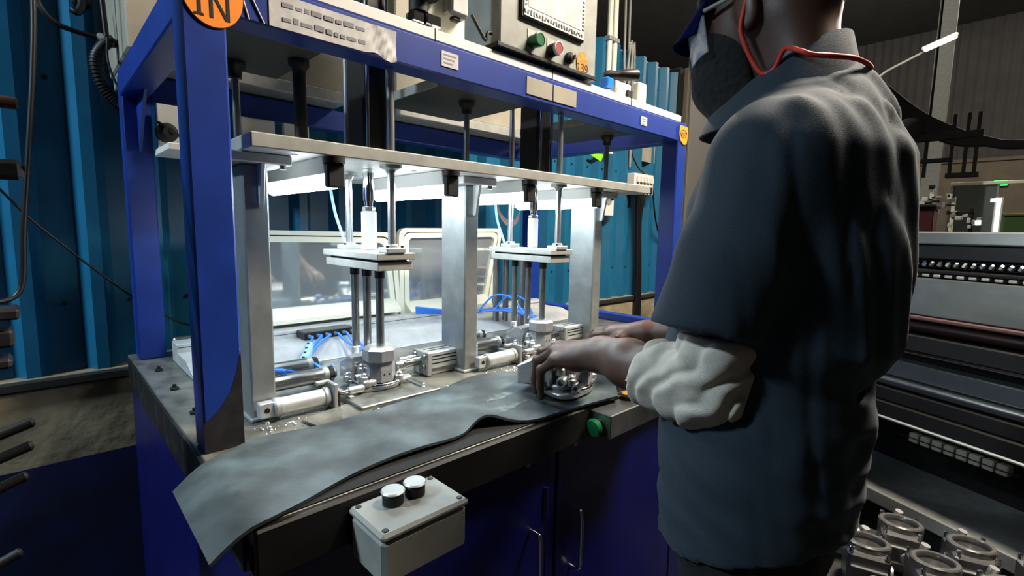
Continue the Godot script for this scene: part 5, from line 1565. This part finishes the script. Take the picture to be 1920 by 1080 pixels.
	var fin := [
		[K[0], Vector3(0.733, 0.936, -0.672), Vector3(0.737, 0.901, -0.677), Vector3(0.738, 0.877, -0.674)],
		[K[1], Vector3(0.756, 0.945, -0.704), Vector3(0.755, 0.904, -0.709), Vector3(0.756, 0.878, -0.704)],
		[K[2], Vector3(0.783, 0.957, -0.715), Vector3(0.778, 0.928, -0.734), Vector3(0.775, 0.900, -0.737)],
		[K[3], Vector3(0.811, 0.960, -0.707), Vector3(0.807, 0.940, -0.732), Vector3(0.803, 0.914, -0.743)]]
	for k in 4:
		var w: float = [0.0088, 0.0096, 0.01, 0.0096][k]
		F.chain(fin[k], [w + 0.0025, w + 0.0004, w - 0.0006, w - 0.0018], 0.004)
		F.ell(fin[k][1] + Vector3(0, 0.002, -0.002), Vector3.ONE * (w + 0.0006), Basis.IDENTITY, 0.004)
		F.ell(K[k] + Vector3(0, 0.003, 0), Vector3(0.011, 0.011, 0.013), Basis.IDENTITY, 0.008)
	F.chain([W + Vector3(0.018, -0.006, -0.015), Vector3(0.833, 0.946, -0.607), Vector3(0.851, 0.928, -0.645), Vector3(0.847, 0.905, -0.672)], [0.02, 0.0155, 0.011, 0.009], 0.012)
	F.into(mb)
	# ---- right hand reaching forward above the worktop
	var G := Field.new(Vector3(0.955, 0.90, -0.79), Vector3(1.09, 1.06, -0.49), 0.0042)
	G.cap(W2 + Vector3(0.002, 0.014, 0.08), W2, 0.032, 0.027, 0.02)
	var K2 := [Vector3(1.045, 0.975, -0.682), Vector3(1.025, 0.982, -0.690), Vector3(1.003, 0.983, -0.690), Vector3(0.982, 0.978, -0.682)]
	for k in 4:
		G.cap(W2 + Vector3(-0.009 * (k - 1.5), 0, 0), K2[k], 0.02, 0.0125, 0.02)
		var kk: Vector3 = K2[k]
		var ln: float = [0.8, 0.95, 1.0, 0.92][k]
		G.chain([kk, kk + Vector3(-0.003, -0.010, -0.042) * ln, kk + Vector3(-0.006, -0.030, -0.062) * ln, kk + Vector3(-0.008, -0.050, -0.068) * ln], [0.0115, 0.0098, 0.009, 0.0078], 0.004)
	G.chain([W2 + Vector3(-0.016, -0.004, -0.02), Vector3(0.972, 0.972, -0.642), Vector3(0.968, 0.955, -0.675), Vector3(0.972, 0.94, -0.70)], [0.018, 0.0135, 0.0105, 0.009], 0.012)
	G.into(mb)
	part("body", mb, skin, t)

	# ---- shirt
	var sh := MB.new()
	var T := Field.new(Vector3(0.54, 0.64, -0.52), Vector3(1.14, 1.50, -0.04), 0.0070)
	T.rings([[0.62, -0.415, -0.142, 0.168, 0.842], [0.785, -0.428, -0.138, 0.174, 0.842], [0.87, -0.433, -0.136, 0.178, 0.842], [0.95, -0.436, -0.126, 0.172, 0.842], [1.01, -0.438, -0.131, 0.170, 0.842], [1.07, -0.428, -0.108, 0.176, 0.842], [1.18, -0.412, -0.105, 0.186, 0.842], [1.26, -0.402, -0.110, 0.188, 0.842], [1.33, -0.378, -0.118, 0.172, 0.842], [1.39, -0.348, -0.148, 0.128, 0.842], [1.435, -0.325, -0.175, 0.082, 0.842], [1.46, -0.310, -0.190, 0.068, 0.842]], 0.05)
	var hem_n := (Vector3(0.655, 1.085, -0.305) - S).normalized()
	for q in [[S, Vector3(0.670, 1.19, -0.270), Vector3(0.650, 1.04, -0.312), Vector3(0.655, 1.086, -0.305)], [S2, Vector3(1.02, 1.18, -0.30), Vector3(1.035, 1.04, -0.34), Vector3(1.03, 1.09, -0.325)]]:
		T.cap(Vector3(0.842, 1.365, -0.24), q[0], 0.065, 0.068, 0.05)
		T.cap(q[0], q[1], 0.067, 0.072, 0.022)
		T.cap(q[1], q[2], 0.072, 0.074, 0.02, q[3], hem_n + Vector3(0, 0, 0.18))
	# drapes and creases
	var n1 := FastNoiseLite.new()
	n1.seed = 4
	n1.frequency = 1.0
	n1.fractal_octaves = 2
	T.bend(func(p: Vector3) -> float:
		var low := clampf((1.08 - p.y) / 0.25, 0.0, 1.0)
		var drape := (absf(n1.get_noise_3d(p.x * 9.0 + p.y * 3.0, p.y * 1.3, p.z * 11.0)) - 0.2) * -0.021 * smoothstep(-0.29, -0.17, p.z)
		var sag := n1.get_noise_3d(p.x * 5.0 + 9.0, p.y * 17.0 + p.z * 8.0, p.z * 6.0) * 0.011
		return lerpf(drape, sag * 0.75 + drape * 0.4, low), 0.035)
	T.furrow([Vector3(0.73, 1.325, -0.24), Vector3(0.75, 1.27, -0.222), Vector3(0.76, 1.20, -0.215), Vector3(0.74, 1.12, -0.232)], 0.015, 0.02)
	T.furrow([Vector3(0.785, 1.365, -0.205), Vector3(0.83, 1.31, -0.178), Vector3(0.825, 1.24, -0.176), Vector3(0.80, 1.17, -0.19), Vector3(0.77, 1.09, -0.20)], 0.018, 0.022)
	T.furrow([Vector3(0.90, 1.36, -0.15), Vector3(0.93, 1.24, -0.12), Vector3(0.91, 1.12, -0.11), Vector3(0.88, 1.05, -0.115)], 0.016, 0.018)
	T.furrow([Vector3(0.76, 1.03, -0.22), Vector3(0.81, 1.00, -0.165), Vector3(0.87, 1.015, -0.12)], 0.016, 0.02)
	T.furrow([Vector3(0.72, 0.985, -0.25), Vector3(0.77, 0.955, -0.18), Vector3(0.82, 0.93, -0.14)], 0.015, 0.010)
	T.cut(Vector3(0.84, 0.742, -0.28), Vector3(0.0, -1.0, 0.29).normalized())
	T.into(sh)
	var so := part("shirt", sh, cloth, t, "slate blue polo shirt")
	# collar: a standing band folded over outwards
	var rows := []
	for r in 5:
		var line := []
		for j in 61:
			var a := TAU * j / 60.0 + PI      # 0 at the back
			var bk := 0.5 - 0.5 * cos(a)       # 0 at the back, 1 in front
			var base := lerpf(1.448, 1.388, bk)
			var top := lerpf(1.505, 1.415, bk)
			var out: float = [0.0, 0.002, 0.006, lerpf(0.013, 0.030, sqrt(bk)), lerpf(0.022, 0.058, sqrt(bk) * (1.0 - 0.5 * bk * bk))][r]
			var y: float = [base, top - 0.004, top, lerpf(top, base, 0.6), base - 0.012 - 0.022 * sin(PI * bk)][r]
			var cz := lerpf(-0.275, -0.278, bk)
			line.append(Vector3(0.842 + sin(a) * (0.067 + out), y, cz + cos(a) * (0.069 + out + (0.018 * bk))))
		rows.append(line)
	part("collar", MB.new().sheet(rows, 0.003, Vector3(0, 1, 0.01)), cloth, so, "folded polo collar")
	# ---- white cloth cover rolled round the left elbow
	var cv := MB.new()
	var V := Field.new(Vector3(0.58, 0.88, -0.48), Vector3(0.80, 1.13, -0.19), 0.0042)
	V.cap(Vector3(0.675, 1.06, -0.29), E + Vector3(0.0, 0.012, 0.012), 0.054, 0.053, 0.02)
	V.cap(E + Vector3(0, 0.008, 0.015), Vector3(0.720, 0.99, -0.43), 0.053, 0.057, 0.02)
	V.ell(Vector3(0.690, 0.965, -0.330), Vector3(0.038, 0.026, 0.05), Basis.IDENTITY, 0.02)
	V.bend(func(p: Vector3) -> float:
		var u := (p - E).dot((W - E).normalized())
		var wv := u * 60.0 + p.y * 55.0 + p.x * 20.0 + 3.2 * n1.get_noise_3d(p.x * 8.0, p.y * 8.0, p.z * 8.0)
		return n1.get_noise_3d(p.x * 9.0, p.y * 9.0, p.z * 9.0 + 3.0) * 0.005 + (absf(sin(wv)) - 0.6) * -0.0085 + n1.get_noise_3d(p.x * 26.0, p.y * 30.0, p.z * 26.0) * 0.0015, 0.03)
	V.cap(Vector3(0.714, 1.043, -0.418), Vector3(0.706, 0.938, -0.392), 0.009, 0.009, 0.012)
	V.cut(Vector3(0.708, 0.99, -0.412), Vector3(0.18, 0.10, -1.0).normalized())
	V.cut(Vector3(0.68, 1.082, -0.28), Vector3(0, 1, 0))
	V.into(cv)
	part("arm_cover", cv, cover_m, t, "loose off-white cloth arm cover")
	# ---- trousers and shoes
	var tr := MB.new()
	var L := Field.new(Vector3(0.60, 0.04, -0.46), Vector3(1.08, 0.92, -0.09), 0.0125)
	L.rings([[0.70, -0.385, -0.165, 0.145, 0.842], [0.86, -0.40, -0.16, 0.145, 0.842]], 0.03)
	for s in [-1.0, 1.0]:
		L.cap(Vector3(0.842 + 0.078 * s, 0.80, -0.275), Vector3(0.842 + 0.095 * s, 0.46, -0.285), 0.076, 0.07, 0.05)
		L.cap(Vector3(0.842 + 0.095 * s, 0.46, -0.285), Vector3(0.842 + 0.11 * s, 0.07, -0.235), 0.07, 0.066, 0.04)
	L.bend(func(p: Vector3) -> float: return n1.get_noise_3d(p.x * 8.0, p.y * 9.0, p.z * 8.0) * 0.009, 0.03)
	L.cut(Vector3(0.84, 0.07, 0), Vector3(0, -1, 0))
	L.into(tr)
	part("trousers", tr, mat(Color(0.035, 0.035, 0.04), 0.9, 0.0, "fine", 10.0, "fabric", 0.3), t, "black trousers")
	var bo := MB.new()
	for s in [-1.0, 1.0]:
		var x: float = 0.842 + 0.125 * s
		bo.box(Vector3(x, 0.012, -0.275), Vector3(0.095, 0.024, 0.27), 0.01)
		bo.ball(Vector3(x, 0.055, -0.34), Vector3(0.05, 0.045, 0.085), 14)
		bo.ball(Vector3(x, 0.06, -0.22), Vector3(0.045, 0.062, 0.075), 14)
	part("shoes", bo, M.black_matt, t)
	# ---- cap, hair, mask, goggles, cord
	var cp := MB.new()
	var Q := Field.new(Vector3(0.73, 1.54, -0.55), Vector3(0.94, 1.70, -0.18), 0.0055)
	Q.ell(hc + hb * Vector3(0, 0.03, 0.008), Vector3(0.084, 0.098, 0.105), hb, 0.01)
	Q.cut(hc + hb * Vector3(0, 0.042, 0), (hb * Vector3(0, -1, 0.42)).normalized())
	Q.into(cp)
	var navy := mat(Color(0.045, 0.06, 0.13), 0.85, 0.0, "", 1.0)
	navy.metallic_specular = 0.1
	var co := part("cap", cp, navy, t, "navy cap")
	var br := []
	for i in 7:
		var line := []
		for j in 15:
			var u := (j - 7) / 7.0
			var v := i / 6.0
			var w := 0.083 - 0.006 * v
			line.append(hc + hb * Vector3(u * w, 0.044 - 0.036 * v - 0.02 * u * u, -0.078 * sqrt(maxf(1.0 - u * u * 0.72, 0.05)) - v * 0.058 * sqrt(maxf(1.0 - u * u * 0.8, 0.03)) - 0.01))
		br.append(line)
	var brim_m := mat(Color(0.03, 0.06, 0.20), 1.0)
	brim_m.metallic_specular = 0.05
	part("brim", MB.new().sheet(br, 0.004, Vector3.UP), brim_m, co, "dark blue brim")
	var hr := MB.new()
	var R := Field.new(Vector3(0.735, 1.50, -0.44), Vector3(0.935, 1.69, -0.19), 0.0058)
	R.ell(hc + hb * Vector3(0, 0.022, 0.012), Vector3(0.0795, 0.0995, 0.102), hb, 0.01)
	R.cut(hc + hb * Vector3(0, -0.008, 0.02), (hb * Vector3(0, -1, -0.5)).normalized())
	R.into(hr)
	part("hair", hr, mat(Color(0.03, 0.025, 0.022), 0.8, 0.0, "", 1.0, "fabric", 0.6), t, "short black hair")
	var mk := MB.new()
	var K3 := Field.new(Vector3(0.745, 1.37, -0.47), Vector3(0.925, 1.56, -0.22), 0.0055)
	K3.ell(hc + hb * Vector3(0, -0.045, -0.043), Vector3(0.068, 0.072, 0.068), hb, 0.03)
	K3.ell(hc + hb * Vector3(0, -0.092, -0.06), Vector3(0.048, 0.044, 0.048), hb, 0.03)
	K3.cap(hc + hb * Vector3(0, -0.03, -0.09), hc + hb * Vector3(0, -0.08, -0.08), 0.03, 0.04, 0.03)
	K3.cap(Vector3(0.838, 1.415, -0.325), Vector3(0.838, 1.44, -0.33), 0.058, 0.055, 0.03)
	K3.cut(hc + hb * Vector3(0, -0.012, -0.03), (hb * Vector3(0, 1, 0.1)).normalized())
	K3.cut(hc + hb * Vector3(0, 0, -0.012), (hb * Vector3(0, 0.0, 1)).normalized())
	K3.into(mk)
	part("mask", mk, mat(Color(0.03, 0.035, 0.045), 0.9, 0.0, "", 1.0, "fabric", 0.4), t, "black cloth face mask")
	part("mask_cord", MB.new().tube([hc + hb * Vector3(-0.083, -0.006, 0.004), Vector3(0.751, 1.515, -0.318), Vector3(0.754, 1.492, -0.312), Vector3(0.760, 1.468, -0.302), Vector3(0.764, 1.448, -0.288), Vector3(0.763, 1.452, -0.272), Vector3(0.757, 1.473, -0.258), Vector3(0.748, 1.463, -0.236), Vector3(0.752, 1.456, -0.222), Vector3(0.772, 1.454, -0.200), Vector3(0.803, 1.454, -0.183), Vector3(0.842, 1.452, -0.176), Vector3(0.880, 1.448, -0.183), Vector3(0.912, 1.444, -0.20)], 0.0034, 8, 6), mat(Color(0.72, 0.16, 0.09), 0.6), t, "orange red cord")
	var gg := []
	for i in 5:
		var line := []
		for j in 17:
			var a := lerpf(-1.25, 1.25, j / 16.0)
			line.append(hc + hb * Vector3(sin(a) * 0.083, 0.006 - 0.056 * i / 4.0, -0.034 - cos(a) * 0.078))
		gg.append(line)
	var glass := mat(Color(0.75, 0.78, 0.85), 0.12)
	glass.transparency = BaseMaterial3D.TRANSPARENCY_ALPHA
	glass.albedo_color.a = 0.22
	var go := part("goggles", MB.new().sheet(gg, 0.002, Vector3.BACK), glass, t, "clear safety goggles")
	part("temple", MB.new().tube([hc + hb * Vector3(-0.079, 0.012, -0.058), hc + hb * Vector3(-0.083, 0.010, -0.02), hc + hb * Vector3(-0.083, 0.012, 0.01)], 0.003, 6, 5), M.grey_box, go)
